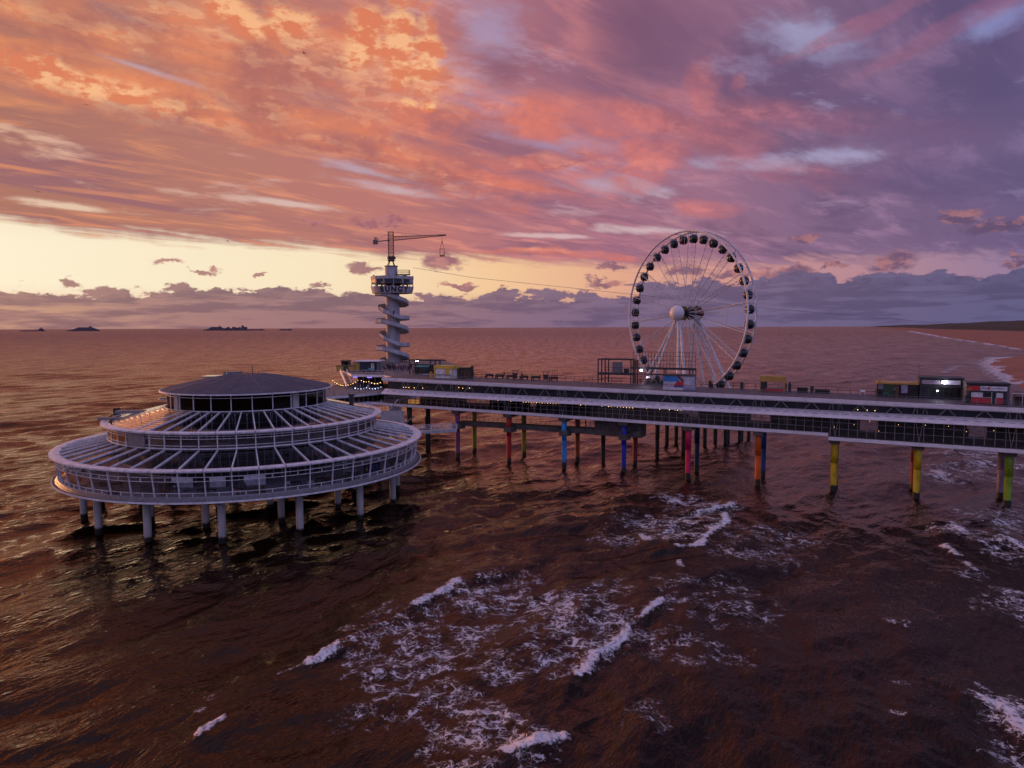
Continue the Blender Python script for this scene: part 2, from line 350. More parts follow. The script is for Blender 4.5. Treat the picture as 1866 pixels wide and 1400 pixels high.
M = dict(
    white=mat('white_paint', (.74, .73, .76), .45, (.50, .47, .49), 1.4, bump=.1, det=7),
    fascia=mat('fascia_paint', (.76, .74, .78), .5, (.60, .58, .62), .6, vec=(1, 1, 3)),
    steel=mat('pale_steel', (.50, .49, .50), .4, (.36, .35, .36), 1.2, metal=.3),
    dim=mat('weathered_steel', (.22, .21, .22), .5, (.14, .13, .14), 2),
    dark=mat('dark_steel', (.035, .035, .040), .55, (.02, .02, .022), 2),
    black=mat('black_rubber', (.012, .012, .014), .6),
    concrete=mat('concrete', (.40, .385, .37), .85, (.27, .26, .25), .8, bump=.3, vec=(1, 1, .5)),
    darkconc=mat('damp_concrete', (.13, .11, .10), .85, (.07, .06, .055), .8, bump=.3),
    pile=mat('pile_concrete', (.42, .40, .40), .8, (.28, .265, .26), 1.0, bump=.3, tide=1.1, vec=(1, 1, .35)),
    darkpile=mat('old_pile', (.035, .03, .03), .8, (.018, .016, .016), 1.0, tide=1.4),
    roof=mat('roof_membrane', (.060, .070, .105), .75, (.032, .040, .066), .8, bump=.3, det=7),
    zinc=mat('zinc_sheet', (.80, .74, .68), .16, (.62, .56, .50), .7, metal=.95),
    floor=mat('deck_floor', (.15, .13, .135), .7, (.09, .08, .085), .9, bump=.2),
    plank=mat('deck_planks', (.17, .145, .14), .6, (.10, .085, .085), .5, vec=(.4, 3, 1)),
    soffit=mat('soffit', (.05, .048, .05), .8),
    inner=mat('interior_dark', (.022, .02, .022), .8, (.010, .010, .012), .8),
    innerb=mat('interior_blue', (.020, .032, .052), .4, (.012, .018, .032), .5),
    wood=mat('brown_board', (.16, .09, .05), .7, (.09, .05, .03), 1),
    ochre=mat('ochre_paint', (.50, .30, .06), .6, (.38, .22, .05), 1),
    yellow=mat('yellow_paint', (.68, .46, .05), .55, (.5, .33, .04), 1),
    red=mat('red_paint', (.55, .02, .03), .5, (.42, .015, .025), 1),
    blue=mat('blue_paint', (.03, .22, .60), .5), navy=mat('navy_paint', (.02, .04, .25), .5),
    teal=mat('teal_cloth', (.05, .22, .22), .7), green=mat('green_shade', (.05, .09, .05), .8, (.02, .035, .02), 3),
    hub=mat('hub_white', (.75, .73, .73), .5, (.66, .63, .63), .4),
    pod=mat('gondola_black', (.018, .018, .020), .25, (.012, .012, .014), 2),
    skin=mat('skin', (.35, .2, .14), .6),
    bird=mat('feathers', (.12, .11, .12), .8),
    ship=mat('ship_haze_grey', (.12, .09, .12), .8, (.09, .07, .09), .02),  # hull tone lightened to mauve, carrying the sea haze in its colour
    lampw=mat('lamp_glow', (.8, .8, .8), .5, emit=((.80, .78, 1.0), 14)),
    lampp=mat('purple_strip', (.4, .3, .8), .5, emit=((.30, .18, 1.0), 1.6)),
    bulb=mat('warm_bulb', (.8, .7, .4), .5, emit=((1.0, .55, .16), 5)),
    bulbc=mat('cool_bulb', (.8, .8, .8), .5, emit=((.5, .7, 1.0), 5)),
    glim=mat('lit_counter', (.5, .3, .1), .5, emit=((1.0, .42, .10), .5)),
    glass=glass('window_glass', (.80, .81, .84), .22), pane=glass('dark_glass', (.42, .42, .45), .14),
)

# ------------------------------------------------------------------ the sea
def seg_dist(X, Y, pts):
    best = np.full(X.shape, 1e9); side = np.zeros(X.shape)
    for a, b in zip(pts, pts[1:]):
        dxx, dyy = b.x-a.x, b.y-a.y; L2 = dxx*dxx+dyy*dyy
        t = np.clip(((X-a.x)*dxx+(Y-a.y)*dyy)/L2, 0, 1)
        px_, py_ = X-(a.x+t*dxx), Y-(a.y+t*dyy); d = np.hypot(px_, py_)
        s2 = np.sign(dxx*py_-dyy*px_); m_ = d < best
        best[m_] = d[m_]; side[m_] = s2[m_]
    return best, side
rs = np.random.RandomState(11)
rad = np.concatenate([np.geomspace(30, 900, 760), np.geomspace(908, 90000, 90)])
ang = np.radians(np.linspace(-72, 72, 620))
RR, AA = np.meshgrid(rad, ang, indexing='ij'); X, Y = RR*np.sin(AA), RR*np.cos(AA)
Z = np.zeros_like(X)
prop = math.atan2(-.50, .86)
warpx = 1.6*np.sin(.061*X+.083*Y+1)+1.1*np.sin(-.11*X+.05*Y+2.2); warpy = 1.6*np.sin(.072*Y-.05*X+.4)+.8*np.sin(.17*X+2)
XW, YW = X+warpx, Y+warpy
spacing = RR*.0045
for k in range(90):
    lam = 26*(.055**(k/89.)) if k < 60 else 7*(.16**((k-60)/29.))
    th = prop+rs.normal(0, .30+.5*(k/90.)) if k < 60 else rs.uniform(-math.pi, math.pi)*.6+math.radians(100)
    amp = .0066*lam*(1.35 if lam < 4 else .72)*(1.0 if k < 60 else .75); ph = rs.uniform(0, 6.28)
    arg = 2*math.pi/lam*(math.cos(th)*XW+math.sin(th)*YW)+ph
    w_ = np.clip((lam/spacing-3)/4, 0, 1)
    Z += amp*w_*(2*np.exp(-1.1*(1-np.sin(arg)))-.75)
far = np.clip((900-RR)/500, 0, 1); Z *= far
Z *= .85+.35*np.sin(.031*X+.045*Y)*np.sin(-.02*X+.037*Y+1)
def PX(*pts): return [at(x, y) for x, y in pts]
ridges = [  # swell and breakers: (image points on the water, width, height)
    (PX((330, 1400), (430, 1320), (520, 1245), (610, 1192), (690, 1150), (760, 1116), (850, 1072), (960, 1040)), 2.0, .62),
    (PX((-60, 1290), (100, 1195), (240, 1120), (330, 1080), (450, 1010), (560, 960)), 2.6, .45),
    (PX((-60, 1420), (140, 1330), (260, 1270), (420, 1180)), 2.6, .35),
    (PX((1050, 1260), (1085, 1207), (1140, 1160), (1205, 1105), (1260, 1080)), 1.4, .5),
    (PX((880, 1420), (960, 1395), (1030, 1355)), 1.6, .55),
    (PX((1225, 1012), (1285, 995), (1325, 950)), 1.6, .5), (PX((1270, 938), (1335, 924)), 1.6, .5),
    (PX((1140, 985), (1186, 998)), 1.4, .4), (PX((1700, 990), (1755, 985), (1790, 1000)), 1.8, .4), (PX((1700, 960), (1740, 1018), (1775, 1052)), 1.6, .45),
    (PX((1760, 1280), (1830, 1310), (1900, 1380)), 1.6, .5), (PX((1800, 985), (1866, 1015), (1940, 1060)), 1.6, .5),
    (PX((1640, 890), (1680, 875), (1720, 868), (1760, 880)), 2, .5), (PX((1620, 905), (1700, 880)), 2, .3),
    (PX((800, 960), (900, 930), (1000, 905), (1100, 895)), 3, .45), (PX((560, 1060), (700, 1010), (860, 985)), 3, .3)]
for pts, w_, h_ in ridges:
    d, sdn = seg_dist(X, Y, pts)
    wv_ = np.where(sdn > 0, w_*1.9, w_*.8)       # steep on the shore side
    Z += h_*np.exp(-(d/wv_)**2)
foam = np.zeros_like(X); crest = np.zeros_like(X)
def fn(x, y, s, sd=0):  # cheap smooth value noise
    o = 0
    r2 = np.random.RandomState(50+sd)
    for i in range(5):
        a_, b_, c_ = r2.uniform(-1, 1, 3); o = o+np.sin((x*a_+y*b_)*s*(1+i*.55)+c_*6)*.9**i
    return o/3.0
nzf = fn(X, Y, .9)+.6*fn(X, Y, 2.6, 3)
lace = [(880, 1095, 4.5, .8), (960, 1105, 4.5, .9), (1030, 1118, 4.5, .95), (1085, 1135, 3.6, .95), (1000, 1165, 3.6, .8), (1060, 1195, 3.0, .9), (1125, 1150, 2.6, .95), (760, 1150, 4.5, .62), (700, 1190, 4.0, .6), (790, 1205, 4.0, .66),
        (860, 1165, 4.0, .66), (900, 1225, 3.2, .6), (720, 1245, 3.8, .72), (800, 1285, 3.6, .72), (860, 1310, 3.0, .85), (890, 1345, 2.6, .95), (950, 1375, 2.6, 1), (850, 1380, 2.8, .8), (690, 1300, 2.6, .5), (1010, 1215, 2.4, .75),
        (940, 1070, 4.0, .45), (1110, 1080, 3.4, .6), (1250, 1095, 5, .45), (1320, 1125, 5, .42), (1270, 1190, 4, .42), (1210, 1180, 4, .4), (1340, 1075, 4, .34), (1190, 1320, 2.5, .3), (1400, 1010, 6, .3),
        (1190, 958, 4.5, .95), (1240, 962, 4.5, 1), (1285, 945, 4, .95), (1230, 985, 3.4, .9), (1160, 955, 4, .62), (1235, 916, 4, .9), (1300, 926, 4, .95), (1390, 985, 6, .5), (1350, 1012, 4, .5), (1130, 990, 4, .5), (1430, 990, 5, .4),
        (1780, 836, 7, .85), (1825, 850, 7, .95), (1800, 822, 8, .9), (1760, 862, 6, .75), (1850, 880, 6, .6), (1700, 868, 5, .8), (1728, 880, 4, .6), (1840, 960, 6, .7), (1866, 940, 6, .7), (1740, 975, 3, .7), (1835, 1005, 3.5, .85), (1866, 1020, 3.5, .9), (1820, 1020, 3, .6),
        (1850, 1090, 3.5, .7), (1866, 1120, 3.5, .7), (1835, 1290, 2.4, 1), (1862, 1320, 2.4, 1), (1800, 1290, 2, .7), (1866, 1390, 2.4, .6), (1640, 1250, 1.2, .4), (1680, 1262, 1.0, .4), (660, 1175, 1.6, .5), (640, 1160, 1.6, .5), (1770, 1060, 2, .5),
        (1650, 1150, .7, .6), (1625, 1145, .7, .6), (1635, 1310, .6, .6), (1700, 690, 14, .7), (1740, 668, 14, .5), (1690, 700, 12, .6), (1640, 680, 10, .4), (1730, 650, 20, .5), (1780, 662, 20, .5), (1790, 640, 30, .4), (390, 1280, .7, .6), (365, 1310, .5, .5)]
for x, y, r_, st in lace:
    c = at(x, y); d = np.hypot((X-c.x), (Y-c.y))/r_
    foam = np.maximum(foam, st*np.clip(1.35-d-.35*nzf, 0, 1)**.8)
for pts, w_, st in [(PX((757, 1120), (800, 1102), (834, 1078)), .85, 1), (PX((566, 1228), (595, 1214), (614, 1194)), .75, 1), (PX((1066, 1238), (1085, 1208), (1112, 1190), (1140, 1175), (1146, 1150)), .75, 1),
        (PX((1165, 1136), (1190, 1122), (1207, 1106)), .65, 1), (PX((925, 1398), (975, 1386), (1024, 1360)), .85, 1), (PX((1238, 1010), (1278, 1006), (1292, 985), (1324, 960), (1322, 944)), .9, 1), (PX((1290, 938), (1334, 926)), .8, .9),
        (PX((362, 1368), (400, 1336)), .55, .9), (PX((1166, 986), (1186, 998)), .8, 1), (PX((1735, 966), (1757, 987)), .9, .9), (PX((1718, 1004), (1742, 1020)), .8, .9), (PX((1758, 1038), (1774, 1053)), .6, .9), (PX((1790, 1288), (1832, 1312), (1870, 1350)), .9, 1),
        (PX((1820, 990), (1870, 1014)), .9, 1), (PX((1236, 1034), (1242, 1046)), .5, .9), (PX((1698, 862), (1732, 880)), 1.4, .9), (PX((1645, 1145), (1650, 1156)), .3, .8), (PX((1625, 1140), (1628, 1150)), .3, .8),
        (PX((1210, 910), (1250, 922), (1290, 925)), .9, .8), (PX((510, 1246), (566, 1226)), .25, .7), (PX((620, 1186), (700, 1150), (757, 1120)), .22, .6), (PX((1680, 698), (1700, 692)), 6, .9), (PX((1720, 680), (1745, 668)), 5, .7)]:
    d, sdn = seg_dist(X, Y, pts)
    crest = np.maximum(crest, st*np.clip(1.45-d/(.82*w_*np.where(sdn > 0, 1.25, .75))-.5*fn(X, Y, 1.7, 12)-.35*fn(X, Y, 3.9, 7)-.25*fn(X, Y, 7.3, 8), 0, 1))
# surf line along the far beach
shore = [at(1806, 665), at(1815, 652), at(1846, 651)], [at(1866, 637), at(1797, 625), at(1734, 616.5), at(1664, 603.5)], [at(1806, 665), at(1822, 680), at(1842, 689), at(1850, 700)]
for pts in shore:
    d, sdn = seg_dist(X, Y, pts); wd = 6+RR*.012
    crest = np.maximum(crest, np.clip(1.3-d/wd-.5*nzf, 0, 1)*(RR > 400)*.85)
lump = .5+.5*fn(X, Y, 5.5, 9)
Z += crest*(RR < 300)*(.06+.20*np.clip(lump, 0, 1.4))
nr, na = X.shape
me = bpy.data.meshes.new('sea')
idx = np.arange(nr*na).reshape(nr, na)
F_ = np.stack([idx[:-1, :-1], idx[:-1, 1:], idx[1:, 1:], idx[1:, :-1]], -1).reshape(-1, 4)
me.vertices.add(nr*na); me.vertices.foreach_set('co', np.stack([X, Y, Z], -1).reshape(-1).astype(np.float32))
me.loops.add(F_.size); me.loops.foreach_set('vertex_index', F_.reshape(-1).astype(np.int32))
me.polygons.add(len(F_)); me.polygons.foreach_set('loop_start', np.arange(0, F_.size, 4, dtype=np.int32)); me.polygons.foreach_set('use_smooth', np.ones(len(F_), bool))
me.update(calc_edges=True)
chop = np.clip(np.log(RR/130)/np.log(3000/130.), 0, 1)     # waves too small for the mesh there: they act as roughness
for nm, arr in (('foam', foam), ('crest', crest), ('chop', chop)):
    a_ = me.attributes.new(nm, 'FLOAT', 'POINT'); a_.data.foreach_set('value', arr.reshape(-1).astype(np.float32))
wm = bpy.data.materials.new('sea_water'); wm.use_nodes = True; nt = wm.node_tree; b = NB(nt); pr = nt.nodes['Principled BSDF']
g = b.n('ShaderNodeNewGeometry').outputs['Position']
rotv = b.mapping(g, (0, 0, 0), math.radians(-30), (1, 1, 1))
at1 = b.n('ShaderNodeAttribute'); at1.attribute_name = 'foam'; at2 = b.n('ShaderNodeAttribute'); at2.attribute_name = 'crest'
wq = b.n('ShaderNodeTexNoise'); b.set(wq.inputs['Vector'], g); wq.inputs['Scale'].default_value = .7; wq.inputs['Detail'].default_value = 5; wq.inputs['Roughness'].default_value = .65
gw = b.v('MULTIPLY_ADD', b.v('SUBTRACT', wq.outputs['Color'], (.5, .5, .5)), (2.2, 2.2, 0), g)
def vor(scale):
    v_ = b.n('ShaderNodeTexVoronoi', feature='DISTANCE_TO_EDGE'); b.set(v_.inputs['Vector'], gw); v_.inputs['Scale'].default_value = scale; v_.inputs['Randomness'].default_value = 1; return v_.outputs['Distance']
net = b.m('MINIMUM', vor(1.0), b.mul(vor(2.7), 1.6))
dens = b.mul(at1.outputs['Fac'], b.ss(b.noise(g, .55, 5, .65), .38, .66))
thr = b.mul(b.mul(dens, .78), b.ss(b.noise(g, 1.6, 3, .6), .3, .75, .05, .34))
lacef = b.mul(b.ss(b.sub(thr, net), -.022, .035), b.ss(dens, .05, .2))
speck = b.mul(b.ss(b.noise(gw, 4.5, 4, .75), .46, .66), b.ss(dens, .25, .8))
cr = b.ss(b.add(at2.outputs['Fac'], b.mul(b.sub(b.noise(g, 3.2, 6, .75), .5), 2.6)), .50, 1.0)
ff = b.m('MAXIMUM', b.m('MAXIMUM', b.mul(lacef, .85), b.mul(speck, .38)), cr)
at3 = b.n('ShaderNodeAttribute'); at3.attribute_name = 'chop'
silt = b.noise(g, .035, 4, .6)
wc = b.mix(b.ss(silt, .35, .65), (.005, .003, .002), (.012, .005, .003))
wc = b.mix(b.mul(at3.outputs['Fac'], .8), wc, (.10, .024, .020))  # distant water reddened in its base colour, standing in for mirrored sunset sky
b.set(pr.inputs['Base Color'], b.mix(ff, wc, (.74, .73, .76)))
b.set(pr.inputs['Roughness'], b.m('MAXIMUM', b.mul(ff, .7), b.mad(at3.outputs['Fac'], b.ss(b.noise(b.v('MULTIPLY', g, (.12, .022, 1)), .8, 5, .7), .36, .64, .26, .62), .06)))
pr.inputs['Specular Tint'].default_value = (1.0, .76, .64, 1); pr.inputs['IOR'].default_value = 1.333; pr.inputs['Specular IOR Level'].default_value = .36
gs = b.v('MULTIPLY', rotv, (1.0, .42, 1.0))
h1 = b.noise(gs, 1.9, 3, .6); h2 = b.noise(gs, .62, 4, .6); h3 = b.noise(b.v('MULTIPLY', rotv, (1, .4, 1)), .13, 2, .6)
h4 = b.noise(b.v('MULTIPLY', rotv, (1, .5, 1)), .012, 3, .65)
hh = b.add(b.add(b.mul(h1, .20), b.mul(h2, .62)), b.add(b.mul(h3, 1.1), b.mul(h4, 9.0)))
hh = b.add(hh, b.mul(b.mul(ff, b.noise(g, 4, 3)), .35))
bp = b.n('ShaderNodeBump'); bp.inputs['Strength'].default_value = .62; bp.inputs['Distance'].default_value = 1.0
b.set(bp.inputs['Height'], hh); nt.links.new(bp.outputs[0], pr.inputs['Normal'])
pr.inputs['Specular IOR Level'].default_value = 0.0
gl = b.n('ShaderNodeBsdfGlossy'); gl.inputs['Color'].default_value = (1.0, .80, .68, 1); nt.links.new(pr.inputs['Roughness'].links[0].from_socket, gl.inputs['Roughness']); nt.links.new(bp.outputs[0], gl.inputs['Normal'])
fr_ = b.n('ShaderNodeFresnel'); fr_.inputs['IOR'].default_value = 1.333; nt.links.new(bp.outputs[0], fr_.inputs['Normal'])
wmix = b.n('ShaderNodeMixShader'); b.set(wmix.inputs[0], b.mul(b.mul(fr_.outputs[0], b.mad(at3.outputs['Fac'], b.ss(b.noise(b.v('MULTIPLY', g, (.10, .016, 1)), 1.1, 4, .75), .36, .62, -.84, -.42), 1.0)), b.mad(ff, -.85, 1.0)))
nt.links.new(pr.outputs[0], wmix.inputs[1]); nt.links.new(gl.outputs[0], wmix.inputs[2]); nt.links.new(wmix.outputs[0], nt.nodes['Material Output'].inputs[0])
me.materials.append(wm); sea = place('sea', me); sea['kind'] = 'structure'

# ------------------------------------------------------------------ beach and dunes on the far shore
sandm = mat('wet_sand', (.30, .105, .055), .85, (.19, .07, .04), .02, bump=.2)
scrub = mat('dune_scrub', (.012, .014, .010), .95, (.007, .008, .006), .05)
def grid_mesh(name, rows, m_):
    n = len(rows[0]); v_ = [p for r_ in rows for p in r_]; f_ = []
    for i in range(len(rows)-1):
        for j in range(n-1): f_.append((i*n+j, i*n+j+1, (i+1)*n+j+1, (i+1)*n+j))
    me_ = bpy.data.meshes.new(name); me_.from_pydata(v_, [], f_); me_.materials.append(m_)
    bm = bmesh.new(); bm.from_mesh(me_); bmesh.ops.recalc_face_normals(bm, faces=bm.faces); bm.to_mesh(me_); bm.free()
    me_.polygons.foreach_set('use_smooth', [True]*len(me_.polygons)); return me_
cs = [at(1875, 716), at(1850, 700), at(1842, 689), at(1822, 679), at(1806, 665), at(1815, 655), at(1846, 651.5), at(1880, 647), at(1900, 641), at(1866, 637), at(1830, 630.5), at(1797, 625), at(1765, 620.5), at(1734, 616.5), at(1700, 610), at(1664, 603.8), at(1620, 599.7), at(1560, 597.6)]
def refine(P_, k):
    o = []
    for a, c in zip(P_, P_[1:]):
        for i in range(k): o.append(a.lerp(c, i/k))
    return o+[P_[-1]]
cs = refine(cs, 6)
rows = []
for i, p in enumerate(cs):
    r_ = math.hypot(p.x, p.y); wob = 6*math.sin(i*.9)+4*math.sin(i*2.3)
    inland = Vector((.93, -.37, 0))
    w_ = 160+r_*.05; row = []
    for t, z in ((-.05, -.6), (0, .05), (.06, .5), (.25, 1.6), (.7, 4), (1, 6), (6, 8)):
        q = p+inland*(w_*t)+inland*(wob if 0 < t < 1 else 0); row.append((q.x, q.y, z))
    rows.append(row)
beach = place('beach', grid_mesh('beach', rows, sandm)); beach['kind'] = 'structure'
dl = [(800, 700), (1080, 1100), (1500, 1800), (2150, 2900), (2750, 4100), (3650, 6000), (5500, 9600), (9500, 17500), (14500, 28500)]
dl = refine([Vector((x, y, 0)) for x, y in dl], 14); rows = []
rr = random.Random(4)
for i, p in enumerate(dl):
    base = (38 if p.y < 2200 else 50)+4.0*math.sin(i*.31)+3*math.sin(i*.83+1)+rr.uniform(-1.6, 1.6)
    if p.y < 2200: base *= .5+.5*max(0, (p.y-700)/1500)
    row = []
    for t, z in ((-40, 2), (-10, .18*base), (10, .5*base+rr.uniform(-1, 1)), (45, .82*base+rr.uniform(-2, 2)), (90, base), (150, base*1.12+rr.uniform(-2, 3)), (260, base*1.2+rr.uniform(-2, 3)), (420, 12)):
        k_ = 1+p.y/6000.; row.append((p.x+.93*t*k_, p.y-.37*t*k_, z))
    rows.append(row)
dunes = place('dunes', grid_mesh('dunes', rows, scrub)); dunes['kind'] = 'structure'

M['deckf'] = mat('promenade_floor', (.085, .068, .075), .6, (.05, .04, .045), .5, vec=(.3, 2, 1))
# ------------------------------------------------------------------ the pier (local x runs along it towards the shore, y to its far side)
PC = Vector((34.386, 137.286, 0)); PA = math.atan2(-.4365, .8997)
def pw(s, b, z=0.0):
    return Vector((PC.x+math.cos(PA)*s-math.sin(PA)*b, PC.y+math.sin(PA)*s+math.cos(PA)*b, z))
zu = lambda s: 17.45-.0115*s
zm = lambda s: 15.2-.006*s
zl = lambda s: 11.35-.0125*s if s < 25 else 10.50-.010*(s-25)
S0, S1, BAY = -71.5, 84.5, 13.0
pier = thing('pier', 'long two storey pier with white deck edges on brightly coloured round legs', 'pier', PC, PA)
bays = [S0+BAY*i for i in range(12)]
for s0 in bays:
    s1 = s0+BAY-.03
    part('deck_edge', MB().prism([(-1.75, 0), (-1.75, -.62), (-1.55, -.80), (-1.2, -.80), (-1.2, 0)], s0, s1, zu), M['fascia'], pier)
    part('upper_deck', MB().prism([(-1.2, -.01), (-1.2, -.35), (12, -.35), (12, -.01)], s0, s1, zu), M['deckf'], pier)
    part('awning', MB().prism([(-2.25, -1.05), (-2.25, -1.17), (-.5, -.12), (-.5, 0)], s0, s1, zm), M['fascia'], pier)
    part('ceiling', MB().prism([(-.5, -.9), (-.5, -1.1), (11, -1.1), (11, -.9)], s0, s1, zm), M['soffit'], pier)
    part('clerestory', MB().prism([(.6, -.1), (.6, 1.75), (.75, 1.75), (.75, -.1)], s0, s1, zm), M['innerb'], pier)
lw = [(-77.5, 24.9, -1.35)] + [(25.0, 84.5, -2.3)]
for a, c, f in lw:
    n = round((c-a)/BAY); st = (c-a)/n
    for i in range(n):
        x0, x1 = a+st*i, a+st*(i+1)-.03; zf = (lambda x, c=c: 11.35-.0125*x) if c < 30 else zl
        part('lower_edge', MB().prism([(f, 0), (f, -.55), (f+.18, -.66), (f+.6, -.66), (f+.6, 0)], x0, x1, zf), M['fascia'], pier)
        part('lower_deck', MB().prism([(f+.6, -.02), (f+.6, -.5), (10.5, -.5), (10.5, -.02)], x0, x1, zf), M['darkconc'], pier)
# roof trusses between the two white bands
tb = MB()
def tr(x, a, c, w=.13):
    zt, zb = zu(x)-.78, zm(x)-.02
    tb_ = MB().beam((x+a, -1.35, zb), (x+c, -1.35, zt), w, w, (0, 1, 0)); part('truss_strut', tb_, M['dim'], pier)
for k in range(-5, 6):
    xs = k*BAY
    for a, c in ((-1.15, -.75), (-.35, -.55), (.35, .55), (1.15, .75)): tr(xs, a, c, .10)
    for cx in (3.9, 9.1):
        tr(xs+cx, -1.35, -.12); tr(xs+cx, 1.35, .12)
# glazed lower storey
PWD = 1.444
pane_me = MB().box(.04, PWD-.04, -.02, .02, 0, 1).mesh('pane', M['glass']); post_me = MB().box(-.05, .05, -.07, .07, 0, 1).mesh('mullion', M['dim'])
rail_b = MB()
n = int((S1-S0)/PWD)
for i in range(n+1):
    x = S0+i*PWD
    if x > 84: break
    zb, zt = zl(x)+.02, zm(x)-1.1; y = -.75 if x < 25 else -1.75; y = -.75
    q = place('mullion', post_me, pier, (x, y, zb), sc=(1, 1, zt-zb))
    q = place('pane', pane_me, pier, (x, y, zb), sc=(1, 1, zt-zb-.02))
for fz in (.34, .68):
    for s0 in bays:
        part('transom', MB().prism([(-.83, 0), (-.83, .07), (-.76, .07), (-.76, 0)], s0, s0+BAY-.02, lambda x, fz=fz: zl(x)+(zm(x)-1.1-zl(x))*fz), M['dim'], pier)
rng = random.Random(5)
# what stands behind the glass
x = S0+1
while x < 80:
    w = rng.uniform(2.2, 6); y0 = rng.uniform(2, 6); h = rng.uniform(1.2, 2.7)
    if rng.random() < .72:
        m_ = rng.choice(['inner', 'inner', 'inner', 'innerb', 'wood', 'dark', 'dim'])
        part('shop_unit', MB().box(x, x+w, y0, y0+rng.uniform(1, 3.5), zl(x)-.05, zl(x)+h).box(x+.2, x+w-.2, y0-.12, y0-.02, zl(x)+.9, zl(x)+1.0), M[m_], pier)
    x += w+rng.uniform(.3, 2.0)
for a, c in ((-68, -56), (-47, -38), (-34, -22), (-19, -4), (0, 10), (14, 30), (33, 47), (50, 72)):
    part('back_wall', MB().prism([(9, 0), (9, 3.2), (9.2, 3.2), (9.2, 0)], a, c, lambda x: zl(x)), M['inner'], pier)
part('counter', MB().box(-66, -63.5, 1.0, 2.0, zl(-65), zl(-65)+.9), M['glim'], pier, 'counter glowing orange behind the glass')
part('counter', MB().box(17.2, 18.6, .8, 1.2, zl(17)+.6, zl(17)+2.6), M['wood'], pier, 'brown door behind the glass')
# struts fanning from each leg head to the awning
for k in range(-5, 7):
    xs = k*BAY
    for a in (-.55, .55):
        part('fan_strut', MB().tube((xs, -.95, zl(xs)), (xs+a, -.95, zm(xs)-1.0), .06, .06, 6), M['dim'], pier)
# railings
def railing(parent, pts, h=1.1, sp=1.6, rails=(1.1, .75, .4), r=.03, m_='steel', name='railing'):
    b_ = MB()
    for p, q in zip(pts, pts[1:]):
        p, q = Vector(p), Vector(q); L = (q-p).length; n_ = max(1, round(L/sp))
        for i in range(n_+1):
            c = p.lerp(q, i/n_); b_.box(c.x-r, c.x+r, c.y-r, c.y+r, c.z, c.z+h)
        for z in rails: b_.tube(p+Vector((0, 0, z)), q+Vector((0, 0, z)), r, r, 4, False)
    return part(name, b_, M[m_], parent)
for s0 in bays:
    railing(pier, [(s0, -1.5, zu(s0)), (s0+BAY, -1.5, zu(s0+BAY))], sp=1.45, rails=(1.1, .82, .55, .28), r=.022, m_='dim')
    railing(pier, [(s0, 11.8, zu(s0)), (s0+BAY, 11.8, zu(s0+BAY))], sp=2.2, rails=(1.1, .6), r=.04, m_='dark')
# warm bulbs in rows under the awning and small lamps in the clerestory
bul = MB().box(-.035, .035, -.035, .035, -.035, .035).mesh('bulb', M['bulb'])
bs = [(-40.6, 1), (-37.5, 1)]+[(-34.5+i*.62, 1) for i in range(14)]+[(-21.6, 1), (-20.5, 1), (-17, 1)]+[(-15.6+i*.62, 1) for i in range(9)]+[(-7.8, 1), (-5.2, 1), (-3.3, 1), (-2.2, 1), (-1.7, 1), (-1.0, 1)]
for x, sc in bs:
    place('bulb', bul, pier, (x, -2.12, zm(x)-1.27), sc=(rng.uniform(.6, 1.3),)*3)
for x, dz in ((-66.5, .45), (-65.8, .5), (-65, .45), (-63.5, .45), (-61.2, .45), (-51.5, 1.0), (-50.5, .9), (-48.8, .95), (29.5, .3), (31.0, .3), (32.2, .3)):
    place('bulb', bul, pier, (x, -.1, zm(x)+dz), sc=(1.3,)*3)
for x, y, z in ((25.8, 1, 1.4), (29, 2, 1.9), (31.5, 3, 2.6), (40, 1, 2.7), (43.5, 2, 2.6), (46, 1, 2.0), (50, 2, 2.3), (54, 1, 2.6), (36, 2, 2.4), (33, 3, .9), (60, 2, 2.4)):
    place('bulb', bul, pier, (x, y, zl(x)+z), sc=(1.0,)*3)
# blue light line along the awning
b_ = MB()
for s0 in bays:
    for j in range(8):
        x0 = s0+j*BAY/8; x1 = x0+BAY/8; xm = (x0+x1)/2
        b_.tube((x0, -1.42, zm(x0)-.50), (xm, -1.42, zm(xm)-.62), .035, .035, 4, False).tube((xm, -1.42, zm(xm)-.62), (x1, -1.42, zm(x1)-.50), .035, .035, 4, False)
cable_m = mat('blue_cable', (.05, .05, .30), .5)
part('light_rope', b_, cable_m, pier)
# legs
def paint(n_, c): return mat(n_, c, .55, tuple(q*.5 for q in c), 1.3, tide=1.35, vec=(1, 1, .3), bump=.1)
cols = {'purple': (.20, .05, .16), 'red': (.46, .008, .012), 'light blue': (.02, .30, .78), 'dark blue': (.008, .03, .48), 'magenta': (.68, .010, .10), 'orange': (.72, .12, .010),
        'yellow': (.66, .47, .012), 'bright yellow': (.66, .50, .015), 'green': (.24, .42, .02), 'yellow-green': (.26, .30, .01), 'olive': (.32, .30, .01), 'rust orange': (.40, .085, .015), 'dark red': (.34, .012, .015),
        'navy': (.008, .02, .10), 'mid blue': (.01, .07, .30), 'mustard': (.38, .28, .015), 'wine red': (.20, .015, .03), 'grey violet': (.28, .20, .30)}
pm = {k: paint(k.replace(' ', '_').replace('-', '_')+'_leg_paint', v_) for k, v_ in cols.items()}
def leg_me(name, m_, h, r=.60):
    return MB().tube((0, 0, -3), (0, 0, .0), r*.90, r*.90, 20).tube((0, 0, 0), (0, 0, h*.55), r*.86, r*.94, 20, False).tube((0, 0, h*.55), (0, 0, h), r*.94, r*1.06, 20).mesh(name, m_, False)
def smooth_sides(me_):
    for p in me_.polygons: p.use_smooth = abs(p.normal.z) < .5
    return me_
front = ['purple', 'red', 'light blue', 'dark blue', 'magenta', 'orange', 'yellow', 'bright yellow', 'green']
